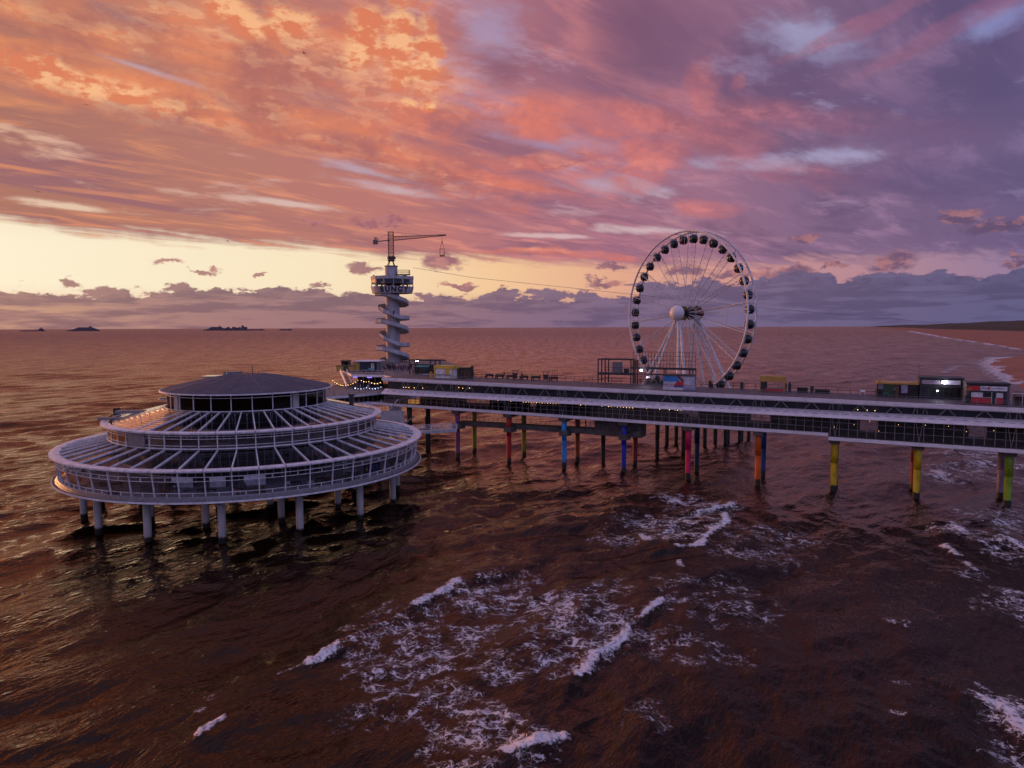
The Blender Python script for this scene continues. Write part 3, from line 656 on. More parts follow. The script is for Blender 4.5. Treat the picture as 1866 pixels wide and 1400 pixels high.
back = ['yellow-green', 'olive', 'rust orange', 'dark red', 'navy', 'mid blue', 'mustard', 'wine red', 'grey violet']
for i in range(9):
    s_k = -52+BAY*i; h = zl(s_k)-.4
    r_ = .56 if i < 6 else .62
    place('leg', smooth_sides(leg_me('leg', pm[front[i]], h, r_)), pier, (s_k, 0, 0), label='round leg painted %s, in the near row' % front[i])
    yb = (7.9, 7.8, 7.9, 8.3, 8.4, 8.3, 6.5, 7.2, 6.4)[i]
    place('leg', smooth_sides(leg_me('leg', pm[back[i]], h, r_)), pier, (s_k, yb, 0), label='round leg painted %s, in the far row' % back[i])
    # cross-head under the deck
    part('crosshead', MB().hexa([(s_k-.8, -1.0, h-1.0), (s_k+.8, -1.0, h-1.0), (s_k+.8, yb+1, h-1.0), (s_k-.8, yb+1, h-1.0), (s_k-1.0, -1.25, h-.12), (s_k+1.0, -1.25, h-.12), (s_k+1.0, yb+1.2, h-.12), (s_k-1.0, yb+1.2, h-.12)]), M['darkconc'], pier)
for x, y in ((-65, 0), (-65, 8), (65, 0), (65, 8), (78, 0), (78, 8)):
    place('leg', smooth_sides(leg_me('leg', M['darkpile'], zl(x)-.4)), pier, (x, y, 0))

# service walkway slung between the legs
wk = thing('service_walkway', 'dark concrete service walkway with thin rails slung between the coloured pier legs', 'walkway', pw(-52, 3), PA)
part('deck_beam', MB().hexa([(-1, -1.3, 7.6), (42, -1.3, 7.5), (42, 1.3, 7.5), (-1, 1.3, 7.6), (-1, -1.3, 8.5), (42, -1.3, 8.75), (42, 1.3, 8.75), (-1, 1.3, 8.5)]), M['darkconc'], wk)
for a in (0, 14, 28): railing(wk, [(a, -1.2, 8.55), (a+14, -1.2, 8.65)], sp=2.2, rails=(1.1, .6), r=.03, m_='dim'); railing(wk, [(a, 1.2, 8.55), (a+14, 1.2, 8.65)], sp=2.2, rails=(1.1,), r=.03, m_='dim')
for k in (0, 13, 26, 39):
    part('bracket', MB().hexa([(k-.9, -3.8, 7.2), (k+.9, -3.8, 7.2), (k+.9, -1.0, 7.0), (k-.9, -1.0, 7.0), (k-.9, -3.8, 8.3), (k+.9, -3.8, 8.3), (k+.9, -1.0, 8.5), (k-.9, -1.0, 8.5)]), M['darkconc'], wk)
ph = thing('plant_container', 'grey boxy plant room hanging below the deck beside the dark blue leg', 'plant room', pw(-15, 4), PA)
part('cabin', MB().box(-5, 5, -2.0, 2.0, 7.4, 10.5), mat('plant_grey', (.10, .10, .12), .6), ph)
for i in range(6): part('wall_panel', MB().box(-4.9+i*1.64, -4.9+i*1.64+1.54, -2.06, -2.0, 7.6, 10.3), M['darkconc'], ph)
part('door', MB().box(3.3, 4.3, -2.12, -2.06, 7.7, 9.8), M['dark'], ph)
for s_, b_ in ((-64.5, 6.7), (-20.1, 8.1), (-10.9, 18.8)):
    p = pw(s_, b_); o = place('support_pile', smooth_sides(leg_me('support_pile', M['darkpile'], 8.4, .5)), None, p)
    tag(o, {-64.5: 'dark pile standing apart at the seaward end of the pier, right of the round restaurant', -20.1: 'black pile under the grey plant room', -10.9: 'black pile standing alone just left of the wheel platform piles'}[s_], 'pile', 'dark piles behind the pier')

# ------------------------------------------------------------------ footbridge from the restaurant to the pier
p0, p1 = at(708, 790, 7.6), at(832, 781, 8.3)
dv = Vector((p1.x-p0.x, p1.y-p0.y, 0)); L = dv.length; fa = math.atan2(dv.y, dv.x)
fb = thing('footbridge', 'white railed footbridge joining the round restaurant to the first pier leg', 'footbridge', (p0.x, p0.y, 0), fa)
part('deck', MB().hexa([(0, -1.1, 7.2), (L, -1.1, 7.7), (L, 1.1, 7.7), (0, 1.1, 7.2), (0, -1.1, 7.7), (L, -1.1, 8.2), (L, 1.1, 8.2), (0, 1.1, 7.7)]), M['steel'], fb)
for y in (-1.05, 1.05): railing(fb, [(0, y, 7.7), (L, y, 8.2)], sp=1.9, rails=(1.15, .6, .3), r=.045, m_='white')
gb = thing('stair_tower', 'pale grey boxy stair landing between the round restaurant and the pier', 'stairs', at(716, 775, 8.0).to_tuple()[:2]+(0,), fa)
part('landing', MB().box(-3, 3, -1.5, 2.5, 8.2, 8.5), M['steel'], gb); part('wall', MB().box(-2.8, 2.6, 2.0, 2.4, 8.5, 11.0).box(-2.8, 2.6, -1.0, -.85, 8.5, 9.7), M['steel'], gb)
for i in range(8): part('step', MB().box(2.6+i*.28, 2.9+i*.28, -.8, .8, 8.4-i*.02+i*.2, 8.5+i*.2), M['dim'], gb)
part('brace', MB().beam((-1, 2.6, 11), (1.2, 2.6, 13.6), .25, .25).beam((-2.6, 2.6, 11), (-2.6, 2.6, 13.6), .2, .2), M['steel'], gb)
part('post', MB().tube((0, 0, -2), (0, 0, 8.2), .4, .4, 12), M['darkpile'], gb)

# ------------------------------------------------------------------ round restaurant
RC = Vector((-45.0, 121.0, 0)); NS = 52
rest = thing('round_restaurant', 'huge round glazed two tier restaurant with dark cone roof on grey columns', 'restaurant', RC, math.radians(1.5))
W_, GL = M['white'], M['pane']
part('base_slab', MB().sweep([(0.5, 6.75), (28.35, 6.75), (28.9, 6.95), (28.9, 7.1), (0.5, 7.1)], 0, 360, 104), M['darkconc'], rest)
part('base_edge', MB().sweep([(28.9, 6.88), (29.05, 6.88), (29.05, 7.12), (28.9, 7.12)], 0, 360, 104), W_, rest)
part('skirt', MB().sweep([(28.1, 7.1), (28.55, 7.1), (28.2, 7.55), (27.9, 7.55)], 0, 360, 104), M['dim'], rest)
part('floor', MB().sweep([(1, 7.12), (27.8, 7.12), (27.8, 7.3), (1, 7.3)], 0, 360, 52), mat('hall_floor', (.24, .22, .24), .7, (.15, .14, .15), .6), rest)
for nm, r_, z in (('sill_rail', 28.05, 7.55), ('sill', 27.95, 8.1), ('transom', 28.35, 9.75), ('transom', 28.42, 10.32)):
    part(nm, MB().sweep([(r_-.05, z-.035), (r_+.05, z-.035), (r_+.05, z+.035), (r_-.05, z+.035)], 0, 360, 104), W_, rest)
for nm, r_, z in (('ledge_rail', 28.75, 7.75), ('ledge_rail', 28.8, 7.45)):
    part(nm, MB().sweep([(r_-.025, z-.025), (r_+.025, z-.025), (r_+.025, z+.025), (r_-.025, z+.025)], 0, 360, 104), M['dim'], rest)
st = 360/NS
ring1 = MB().sweep([(27.75, 10.95), (28.55, 10.9), (29.15, 11.12), (29.15, 11.32), (28.6, 11.42), (27.75, 11.36)], .12, st-.12, 2).mesh('roof_ring', W_)
ring2 = MB().sweep([(21.1, 15.0), (21.7, 14.95), (22.25, 15.16), (22.25, 15.36), (21.8, 15.47), (21.1, 15.42)], .14, st-.14, 2).mesh('upper_roof_ring', W_)
post1 = MB().hexa([(27.85, -.06, 7.1), (28.05, -.06, 7.1), (28.05, .06, 7.1), (27.85, .06, 7.1), (28.35, -.06, 10.95), (28.6, -.06, 10.95), (28.6, .06, 10.95), (28.35, .06, 10.95)]).mesh('window_post', W_)
stub = MB().box(27.98, 28.1, -.05, .05, 7.6, 8.05).mesh('sill_stub', W_)
stub2 = MB().box(28.3, 28.42, -.05, .05, 9.8, 10.27).mesh('transom_stub', W_)
pane1 = MB().hexa([(28.0, .15, 8.15), (28.03, .15, 8.15), (28.03*math.cos(math.radians(st)), 28.03*math.sin(math.radians(st))-.15, 8.15), (28.0*math.cos(math.radians(st)), 28.0*math.sin(math.radians(st))-.15, 8.15),
                   (28.36, .15, 9.7), (28.39, .15, 9.7), (28.39*math.cos(math.radians(st)), 28.39*math.sin(math.radians(st))-.15, 9.7), (28.36*math.cos(math.radians(st)), 28.36*math.sin(math.radians(st))-.15, 9.7)]).mesh('window_pane', M['glass'])
post2 = MB().box(21.2, 21.36, -.07, .07, 12.95, 15.0).mesh('upper_window_post', W_)
def cpane(r_, z0, z1, gap=.12, name='pane', m_=None, r2=None):
    r2 = r2 or r_; c, d = math.cos(math.radians(st)), math.sin(math.radians(st))
    return MB().hexa([(r_, gap, z0), (r_+.03, gap, z0), ((r_+.03)*c, (r_+.03)*d-gap, z0), (r_*c, r_*d-gap, z0), (r2, gap, z1), (r2+.03, gap, z1), ((r2+.03)*c, (r2+.03)*d-gap, z1), (r2*c, r2*d-gap, z1)]).mesh(name, m_ or GL)
pane2 = cpane(21.25, 13.0, 14.95, name='upper_window_pane', m_=M['glass'])
rb1 = MB().beam((28.1, 0, 11.30), (20.9, 0, 12.75), .16, .28).mesh('roof_beam', W_)
rb2 = MB().beam((21.6, 0, 15.36), (13.0, 0, 17.25), .15, .24).mesh('upper_roof_beam', W_)
c_, d_ = math.cos(math.radians(st)), math.sin(math.radians(st))
def slope_pane(ra, za, rb_, zb, name, m_, th=.03, gap=.1):
    return MB().hexa([(ra, gap, za), (rb_, gap, zb), (rb_*c_, rb_*d_-gap, zb), (ra*c_, ra*d_-gap, za), (ra, gap, za+th), (rb_, gap, zb+th), (rb_*c_, rb_*d_-gap, zb+th), (ra*c_, ra*d_-gap, za+th)]).mesh(name, m_)
GC = glass('clear_roof_glass', (.82, .82, .85), .08); rp1 = slope_pane(27.8, 11.25, 21.0, 12.62, 'roof_pane', GC); rp2 = slope_pane(21.2, 15.3, 13.1, 17.1, 'upper_roof_pane', GC)
def ribbed(ra, za, rb_, zb, name, n_):
    b_ = MB()
    for i in range(n_):
        t0, t1 = i/n_, (i+1)/n_; r0_, r1_ = ra+(rb_-ra)*t0, ra+(rb_-ra)*t1; z0_, z1_ = za+(zb-za)*t0, za+(zb-za)*t1
        b_.hexa([(r0_, .03, z0_-.05), (r1_+.05, .03, z1_-.05), ((r1_+.05)*c_, (r1_+.05)*d_-.03, z1_-.05), (r0_*c_, r0_*d_-.03, z0_-.05), (r0_, .03, z0_+.09), (r1_+.05, .03, z1_+.02), ((r1_+.05)*c_, (r1_+.05)*d_-.03, z1_+.02), (r0_*c_, r0_*d_-.03, z0_+.09)])
    return b_.mesh(name, M['zinc'])
sp1 = ribbed(27.8, 11.36, 21.0, 12.75, 'roof_sheet', 9); sp2 = ribbed(21.2, 15.42, 13.0, 17.3, 'upper_roof_sheet', 11)
wpost = MB().box(19.9, 20.0, -.05, .05, 7.3, 12.8).mesh('inner_post', M['dim'])
wpost2 = MB().box(14.2, 14.3, -.05, .05, 13.0, 17.0).mesh('upper_inner_post', M['steel'])
for k in range(NS):
    a = math.radians(k*st); deg = (k*st+1.5+st/2) % 360; R_ = (0, 0, a)
    place('roof_ring', ring1, rest, rot=R_); place('upper_roof_ring', ring2, rest, rot=R_)
    place('window_post', post1, rest, rot=R_); place('sill_stub', stub, rest, rot=(0, 0, a+math.radians(st/2))); place('transom_stub', stub2, rest, rot=(0, 0, a+math.radians(st/2)))
    place('window_pane', pane1, rest, rot=R_)
    place('upper_window_post', post2, rest, rot=R_); place('upper_window_pane', pane2, rest, rot=R_)
    place('roof_beam', rb1, rest, rot=R_) if not 34 < deg < 184 else None; place('upper_roof_beam', rb2, rest, rot=R_) if not 18 < deg < 246 else None
    place('roof_sheet', sp1, rest, rot=R_) if 30 < deg < 190 else place('roof_pane', rp1, rest, rot=R_)
    place('upper_roof_sheet', sp2, rest, rot=R_) if 14 < deg < 251 else place('upper_roof_pane', rp2, rest, rot=R_)
    place('inner_post', wpost, rest, rot=R_); place('inner_post', wpost, rest, rot=(0, 0, a+math.radians(st/2)))
    if k % 2 == 0: place('upper_inner_post', wpost2, rest, rot=R_)
    place('upper_inner_post', wpost2, rest, rot=(0, 0, a+math.radians(st/2)))
for nm, r_, z, w in (('upper_sill', 21.35, 12.93, .09), ('upper_transom', 21.33, 13.35, .04), ('upper_transom', 21.33, 14.35, .04), ('upper_transom', 21.33, 14.72, .04), ('inner_rail', 20.05, 9.4, .05), ('inner_rail', 20.05, 8.6, .05), ('inner_rail', 14.35, 14.0, .05), ('inner_rail', 14.35, 14.6, .05)):
    part(nm, MB().sweep([(r_-w, z-w), (r_+w, z-w), (r_+w, z+w), (r_-w, z+w)], 0, 360, 104), W_ if 'inner' not in nm else M['steel'], rest)
part('upper_floor', MB().sweep([(8, 12.55), (21.2, 12.55), (21.2, 12.85), (8, 12.85)], 0, 360, 104), M['darkconc'], rest)
part('core_wall', MB().sweep([(16.5, 7.3), (16.7, 7.3), (16.7, 12.5), (16.5, 12.5)], 0, 360, 52), M['inner'], rest)
part('upper_core_wall', MB().sweep([(11.0, 12.9), (11.2, 12.9), (11.2, 19.7), (11.0, 19.7)], 0, 360, 52), M['inner'], rest)
# drum under the cone roof
part('drum_sill', MB().sweep([(12.9, 17.2), (13.1, 17.2), (13.1, 17.34), (12.9, 17.34)], 0, 360, 104), W_, rest)
part('drum_transom', MB().sweep([(12.62, 19.25), (12.74, 19.25), (12.74, 19.33), (12.62, 19.33)], 0, 360, 104), W_, rest)
dp = MB().box(12.6, 12.74, -.06, .06, 17.3, 19.9).mesh('drum_post', W_)
dpn = MB().hexa([(12.6, .1, 17.35), (12.63, .1, 17.35), (12.63*math.cos(2*math.radians(st)), 12.63*math.sin(2*math.radians(st))-.1, 17.35), (12.6*math.cos(2*math.radians(st)), 12.6*math.sin(2*math.radians(st))-.1, 17.35),
                 (12.6, .1, 19.8), (12.63, .1, 19.8), (12.63*math.cos(2*math.radians(st)), 12.63*math.sin(2*math.radians(st))-.1, 19.8), (12.6*math.cos(2*math.radians(st)), 12.6*math.sin(2*math.radians(st))-.1, 19.8)]).mesh('drum_pane', GL)
for k in range(0, NS, 2):
    place('drum_post', dp, rest, rot=(0, 0, math.radians(k*st))); place('drum_pane', dpn, rest, rot=(0, 0, math.radians(k*st)))
for ang_ in (232, 322): part('drum_pier', MB().box(12.2, 12.9, -.55, .55, 17.2, 19.9).xf(Matrix.Rotation(math.radians(ang_), 4, 'Z')), M['concrete'], rest)
for ang_ in (214,):
    part('blank_panel', MB().box(21.25, 21.45, -2.0, 1.6, 12.95, 14.95).xf(Matrix.Rotation(math.radians(243), 4, 'Z')), M['dim'], rest)
roofp = [(.2, 22.35), (2.6, 22.25), (5.5, 21.8), (9, 21.1), (12, 20.42), (13.6, 20.05)]
rme = part('roof', MB().sweep(roofp+[(13.6, 19.86), (.2, 19.86)], 0, 360, 128), M['roof'], rest)
rim_ = part('eave', MB().sweep([(13.45, 19.8), (13.85, 19.8), (13.85, 20.0), (13.62, 20.0)], 0, 360, 128), W_, rme)
for i in range(16):
    a = math.radians(i*22.5+5); part('seam', MB().path([(r_, 0, z_+.01) for r_, z_ in roofp[1:]], .07, 4).xf(Matrix.Rotation(a, 4, 'Z')), mat('seam_roof', (.11, .115, .15), .7) if i == 0 else bpy.data.materials['seam_roof'], rme)
part('vent', MB().tube((-3, -1, 22.1), (-3, -1, 22.7), .35, .35, 12).box(-4.6, -2.0, 1, 3, 22.0, 22.55), M['dim'], rme)
part('mast', MB().tube((.8, -.3, 22.2), (.8, -.3, 23.7), .06, .05, 6).box(.3, 1.3, -.34, -.26, 22.9, 22.96), M['dark'], rme)
part('roof_edge_patch', MB().box(-9, -5.5, 2, 5.5, 21.5, 21.72), M['zinc'], rme)
# extras on the upper terrace
part('chimney', MB().tube((16.8, 3.0, 15.9), (16.8, 3.0, 18.1), .38, .38, 12).tube((16.8, 3.0, 18.1), (16.8, 3.0, 18.4), .55, .55, 12), M['dark'], rest)
part('lift_head', MB().box(-22.9, -22.3, -.3, .9, 13.6, 16.5), M['black'], rest)
part('round_table', MB().sweep([(1.3, 17.9), (1.5, 17.9), (1.5, 18.1), (1.3, 18.1)], 0, 360, 24).xf(Matrix.Translation((-14.0, .5, 0))), M['steel'], rest)
b_ = MB()
for k in range(46):
    a = math.radians(100+k*2.6); r_ = 20.9; b_.box(r_*math.cos(a)-.04, r_*math.cos(a)+.04, r_*math.sin(a)-.04, r_*math.sin(a)+.04, 15.5, 16.2)
b_.sweep([(20.87, 16.15), (20.93, 16.15), (20.93, 16.23), (20.87, 16.23)], 100, 217, 60); part('terrace_rail', b_, M['dark'], rest)
part('gutter_box', MB().box(-19.5, -13.0, -6.2, -5.0, 16.3, 16.75).box(-20.8, -16, -9.0, -8.2, 15.6, 16.0), M['dim'], rest)
# slender spiral bracing seen through the beams
for (x, y, z0, z1) in ((-11.5, -12.5, 13, 17), (15, -12, 9, 13.2), (18.5, -10.5, 8, 12.4)):
    for j in range(5): part('tie_rod', MB().tube((x, y, z0), (x+1.6*math.cos(j*1.3)-1, y+1.6*math.sin(j*1.3), z1), .04, .04, 5), M['steel'], rest)
# furniture behind the outer glazing
rng = random.Random(8)
for k in range(62):
    a = math.radians(rng.uniform(185, 358)); r_ = rng.uniform(22.3, 26.8); w, d, h = rng.uniform(.5, 2.2), rng.uniform(.5, 1.3), rng.uniform(.3, .9)
    m_ = rng.choice(['steel', 'white', 'dim', 'dark', 'inner', 'wood', 'dark', 'floor'])
    b_ = MB().box(-w/2, w/2, -d/2, d/2, 7.3+h*.8, 7.3+h)
    for sx in (-1, 1):
        for sy in (-1, 1): b_.box(sx*w*.42-.05, sx*w*.42+.05, sy*d*.4-.05, sy*d*.4+.05, 7.3, 7.3+h*.8)
    b_.xf(Matrix.Translation((r_*math.cos(a), r_*math.sin(a), 0)) @ Matrix.Rotation(a+rng.uniform(-.4, .4), 4, 'Z'))
    side_ = 'left' if a < math.radians(240) else 'middle' if a < math.radians(300) else 'right'
    hue_ = {'steel': 'pale grey', 'white': 'white', 'dim': 'mid grey', 'dark': 'charcoal', 'inner': 'black', 'wood': 'brown', 'floor': 'dull grey'}[m_]
    o = place('table', b_.mesh('table', M[m_]), None, RC); o.rotation_euler = (0, 0, math.radians(1.5))
    tag(o, '%s %s %s behind the outer windows, %s part of the round restaurant' % ('wide' if w > 1.35 else 'small', hue_, 'low bench' if h < .5 else 'table' if h < .75 else 'high table', side_), 'table', 'furniture behind the restaurant windows')
for a, w in ((262, 3.2), (276, 2.2), (290, 3.0)):
    part('partition', MB().box(20.6, 20.8, -w/2, w/2, 7.3, 8.7).xf(Matrix.Rotation(math.radians(a), 4, 'Z')), W_, rest)
def text_parts(txt, size, m_, parent, fn, name='letter', ext=.04, bold=.03, spacing=1.0):
    """each character becomes one mesh; fn maps the flat point (x, y, depth) onto the wall it is fixed to"""
    x = 0; adv = []
    for ch in txt:
        cu = bpy.data.curves.new('t', 'FONT'); cu.body = ch; cu.size = size; cu.extrude = ext; cu.offset = bold*size; cu.resolution_u = 3
        o = bpy.data.objects.new('t', cu); me_ = bpy.data.meshes.new_from_object(o)
        xs_ = [v_.co.x for v_ in me_.vertices] or [0]; w_ = max(xs_)-min(xs_); mn_ = min(xs_)
        adv.append((me_, x-mn_)); x += w_+size*.14*spacing
        bpy.data.objects.remove(o); bpy.data.curves.remove(cu)
    tot = x-size*.14*spacing
    for me_, off in adv:
        for v_ in me_.vertices: v_.co = fn(v_.co.x+off-tot/2, v_.co.y, v_.co.z)
        me_.name = name; me_.materials.clear(); me_.materials.append(m_); place(name, me_, parent)
    return tot
# banner with the blue word in the window bay on the right
ba = math.radians(328.5-1.5)
bn = part('banner', MB().box(27.75, 27.8, -1.75, 1.75, 8.2, 9.7).xf(Matrix.Rotation(ba, 4, 'Z')), mat('banner_navy', (.010, .016, .045), .6), rest, 'dark blue banner reading PIER with a yellow diamond')
fnb = lambda x, y, z: Matrix.Rotation(ba, 4, 'Z') @ Vector((27.84+z*.3, x+.35, 8.5+y))
text_parts('PIER', .95, mat('banner_blue', (.05, .16, .55), .6), bn, fnb, ext=.03)
dmd = MB().poly([(0, -.42), (.3, 0), (0, .42), (-.3, 0)], 0, .04).poly([(0, -.18), (.12, 0), (0, .18), (-.12, 0)], .03, .05)
dmd.v = [tuple(fnb(x-1.55, y+.3, z)) for x, y, z in dmd.v]; part('diamond', dmd, mat('banner_gold', (.55, .42, .10), .6), bn)
# columns
colme = smooth_sides(MB().tube((0, 0, -3), (0, 0, 6.5), .50, .53, 24).tube((0, 0, 6.5), (0, 0, 6.76), .75, .75, 24).mesh('column', M['pile']))
for r_, n_, a0 in ((25, 15, -79), (17.3, 10, -128), (8, 6, 10)):
    for k in range(n_):
        a = math.radians(a0+k*360/n_-1.5); place('column', colme, rest, (r_*math.cos(a), r_*math.sin(a), 0))
for k in range(15):
    a = math.radians(-79+k*24-1.5); part('floor_beam', MB().box(8, 27.5, -.35, .35, 6.3, 6.76).xf(Matrix.Rotation(a, 4, 'Z')), M['darkconc'], rest)

# ------------------------------------------------------------------ pier head: terraces left of the pier's end
TC = Vector((-45, 190, 0))
head = thing('seaward_terrace', 'two level terrace at the seaward end of the pier with a glowing lower deck edge', 'terrace', TC)
def loc(pts): return [(x-TC.x, y-TC.y) for x, y in pts]
e0, e1 = at(560, 727, 14.3), at(697, 715, 14.3)
low_poly = [(e0.x, e0.y), (e1.x, e1.y), (-26.5, 180), (-24, 196)]+[at(x, y, 14.3).to_tuple()[:2] for x, y in ((645, 698), (600, 703), (560, 707))]
part('lower_slab', MB().poly(loc(low_poly), 13.75, 14.3), M['white'], head)
part('lower_floor', MB().poly(loc([(x*.99-.45, y*.995+.95) for x, y in low_poly]), 14.3, 14.32), M['floor'], head)
up_poly = [(at(640, 683, 18.0).x, at(640, 683, 18.0).y), (at(697, 684, 18.0).x, at(697, 684, 18.0).y), (-28.8, 172), (-23.6, 182), (-15, 215), (-26, 264), (-58, 264), (-54, 225), (-49.5, 205)]
part('upper_slab', MB().poly(loc(up_poly), 17.5, 18.05), M['fascia'], head)
part('upper_floor', MB().poly(loc([(x*.995, y*.997+.7) for x, y in up_poly]), 18.05, 18.07), M['floor'], head)
bot = [(x, y) for x, y in low_poly]
part('base_slab', MB().poly(loc([(e0.x-1, e0.y-2.5), (e1.x-2, e1.y-3), (pw(-77.5, -1.35).x, pw(-77.5, -1.35).y), (pw(-72, 8).x, pw(-72, 8).y), (-24, 192), (-40, 192), (-58, 188)]), 11.6, 12.25), M['fascia'], head)
# glazed wall under the lower terrace
wl = [(e0.x, e0.y+.8), (e1.x, e1.y+.8)]
gme = MB().box(0, 1.3, -.02, .02, 12.3, 13.7).mesh('wall_pane', M['pane']); gpo = MB().box(-.06, .06, -.08, .08, 12.3, 13.75).mesh('wall_post', M['dim'])
dvx = Vector((wl[1][0]-wl[0][0], wl[1][1]-wl[0][1], 0)); ga = math.atan2(dvx.y, dvx.x)
for i in range(int(dvx.length/1.36)):
    p = Vector((wl[0][0], wl[0][1], 0))+dvx.normalized()*(i*1.36)
    place('wall_pane', gme, head, (p.x-TC.x, p.y-TC.y, 0), (0, 0, ga)); place('wall_post', gpo, head, (p.x-TC.x, p.y-TC.y, 0), (0, 0, ga))
part('back_wall', MB().box(-22, 18, 0, .3, 12.2, 13.75), M['inner'], head)
ee = [Vector((e0.x-TC.x, e0.y-TC.y+.25, 14.3)), Vector((e1.x-TC.x, e1.y-TC.y+.25, 14.3))]
for i in range(3): railing(head, [ee[0].lerp(ee[1], i/3), ee[0].lerp(ee[1], (i+1)/3)], sp=.42, rails=(1.25, .1), h=1.25, r=.035, m_='steel')
ue = [Vector((x-TC.x, y-TC.y+.2, 18.05)) for x, y in up_poly[:3]]
railing(head, ue, sp=1.6, rails=(1.1, .6), r=.03, m_='steel')
# canopy bar with violet strips and posts under the upper terrace edge
ca, cb = at(640, 684, 17.3), at(693, 685, 17.3)
canopy = thing('lit_bar', 'bar canopy with violet light strips and white posts under the upper terrace', 'bar', (ca.x, ca.y, 14.3), math.atan2(cb.y-ca.y, cb.x-ca.x))
Lc = (cb-ca).length
part('canopy_roof', MB().box(0, Lc, -.6, 2.2, 2.85, 3.05), M['fascia'], canopy)
for a, w in ((.9, 1.3), (5.1, 1.5)): part('light_strip', MB().box(a, a+w, -.66, -.61, 2.45, 2.95), M['lampp'], canopy)
for i in range(5): part('post', MB().box(.3+i*1.75, .42+i*1.75, -.5, -.38, 0, 2.85), M['white'], canopy)
part('bar_counter', MB().box(1, Lc-1, .9, 1.6, 0, 1.1), M['navy'], canopy); part('bar_back', MB().box(.5, Lc-.5, 2.4, 2.5, 0, 2.8), M['inner'], canopy)
# string lights
def bulbs(name, pts, label, sag=.35, n_=6, mm='bulb', group='strings of party lights on the lower terrace'):
    t = thing(name, label, 'string lights', pts[0], 0, group)
    o0 = Vector(pts[0]); c_m = MB(); be = MB().box(-.06, .06, -.06, .06, -.06, .06).mesh('bulb', M[mm])
    for p, q in zip(pts, pts[1:]):
        p, q = Vector(p)-o0, Vector(q)-o0; last = p
        for i in range(1, n_+1):
            t_ = i/n_; c = p.lerp(q, t_)-Vector((0, 0, sag*4*t_*(1-t_))); c_m.tube(last, c, .015, .015, 4, False); last = c
            place('bulb', be, t, c-Vector((0, 0, .1)), sc=(rnd.uniform(.7, 1.5),)*3)
    part('wire', c_m, M['black'], t)
def hz(px, py, z): v_ = at(px, py, z); return (v_.x, v_.y, v_.z)
bulbs('string_lights', [hz(603, 690, 17.0), hz(625, 702, 15.9), hz(652, 693, 16.9)], 'string of warm bulbs sagging in front of the white stairs')
bulbs('string_lights', [hz(654, 690, 17.0), hz(672, 695, 16.8), hz(693, 697, 16.8)], 'string of warm bulbs hung across the violet lit bar', n_=4)
bulbs('string_lights', [hz(642, 705, 15.4), hz(668, 706, 15.4), hz(694, 705, 15.4)], 'low string of coloured bulbs along the crowd on the lower terrace', n_=5, mm='bulbc')
# stairs with white flanks
sa, sb = at(620, 678, 18.0), at(632, 706, 14.4)
stt = thing('white_stairs', 'straight white sided stairs dropping from the upper to the lower terrace', 'stairs', (sa.x, sa.y, 0))
q = Vector((sb.x-sa.x, sb.y-sa.y, 0)); qn = Vector((-q.y, q.x, 0)).normalized()
if qn.x < 0: qn = -qn
for off in (0, 1.7): part('flank', MB().beam(qn*off+Vector((0, 0, 18.4)), q+qn*off+Vector((0, 0, 14.9)), .18, .9), M['fascia'], stt)
for i in range(16):
    t_ = i/15; c = q*t_+qn*.85+Vector((0, 0, 18.0-3.6*t_)); part('step', MB().box(c.x-.75, c.x+.75, c.y-.2, c.y+.2, c.z-.12, c.z), M['dim'], stt)
# landing kiosks upper left
def kiosk(name, label, cat, pos, rz, w, d, h, wall, roofm, front_items=(), ov=.35, roofh=.28, sign=None):
    t = thing(name, label, cat, pos, rz)
    part('wall', MB().box(0, .12, 0, d, 0, h).box(w-.12, w, 0, d, 0, h).box(.12, w-.12, d-.12, d, 0, h), M[wall], t)
    part('roof', MB().box(-ov, w+ov, -ov, d+ov, h, h+roofh), M[roofm], t)
    for nm, x0, x1, z0, z1, m_ in front_items: part(nm, MB().box(x0, x1, -.02, .06, z0, z1), M[m_], t)
    return t
zt = 18.07
kp = at(655, 677, zt); ks = kiosk('terrace_kiosk', 'dark glass fronted kiosk with pale flat roof on the upper terrace left of the tower', 'kiosk', kp, -.08, 5.0, 4, 2.7, 'dim', 'fascia',
    [('front_pane', .1, 1.55, .3, 2.5, 'innerb'), ('front_pane', 1.65, 3.1, .3, 2.5, 'innerb'), ('poster', 3.3, 3.7, .5, 2.3, 'fascia'), ('poster', 3.9, 4.15, .5, 2.3, 'fascia'), ('front_pane', 4.2, 4.85, .3, 2.5, 'inner')], ov=.9)
part('side_wall', MB().box(-1.9, -.1, 0, .2, 0, 2.6), M['ochre'], ks)
kiosk('brown_hut', 'small brown hut with ochre base beside the top of the white stairs', 'hut', at(622, 674, zt), -.1, 2.2, 2, 2.4, 'wood', 'wood', [('door', .3, 1.0, 0, 2.0, 'dark'), ('front_panel', 1.1, 2.1, 0, 1.0, 'green')], ov=.15)
kiosk('ochre_stall', 'low ochre fronted stall just left of the top of the stairs', 'stall', at(613, 677, zt), -.1, 5.2, 1.4, 1.5, 'ochre', 'wood', [('front_panel', .1, 2.0, .1, 1.4, 'ochre'), ('front_panel', 3.4, 5.0, .1, 1.4, 'ochre'), ('front_panel', 2.1, 3.3, .1, 1.4, 'green')], ov=.1, roofh=.12)
tl = thing('teal_parasols', 'low teal canvas sail over the upper terrace edge', 'awning', at(660, 681, zt), 0)
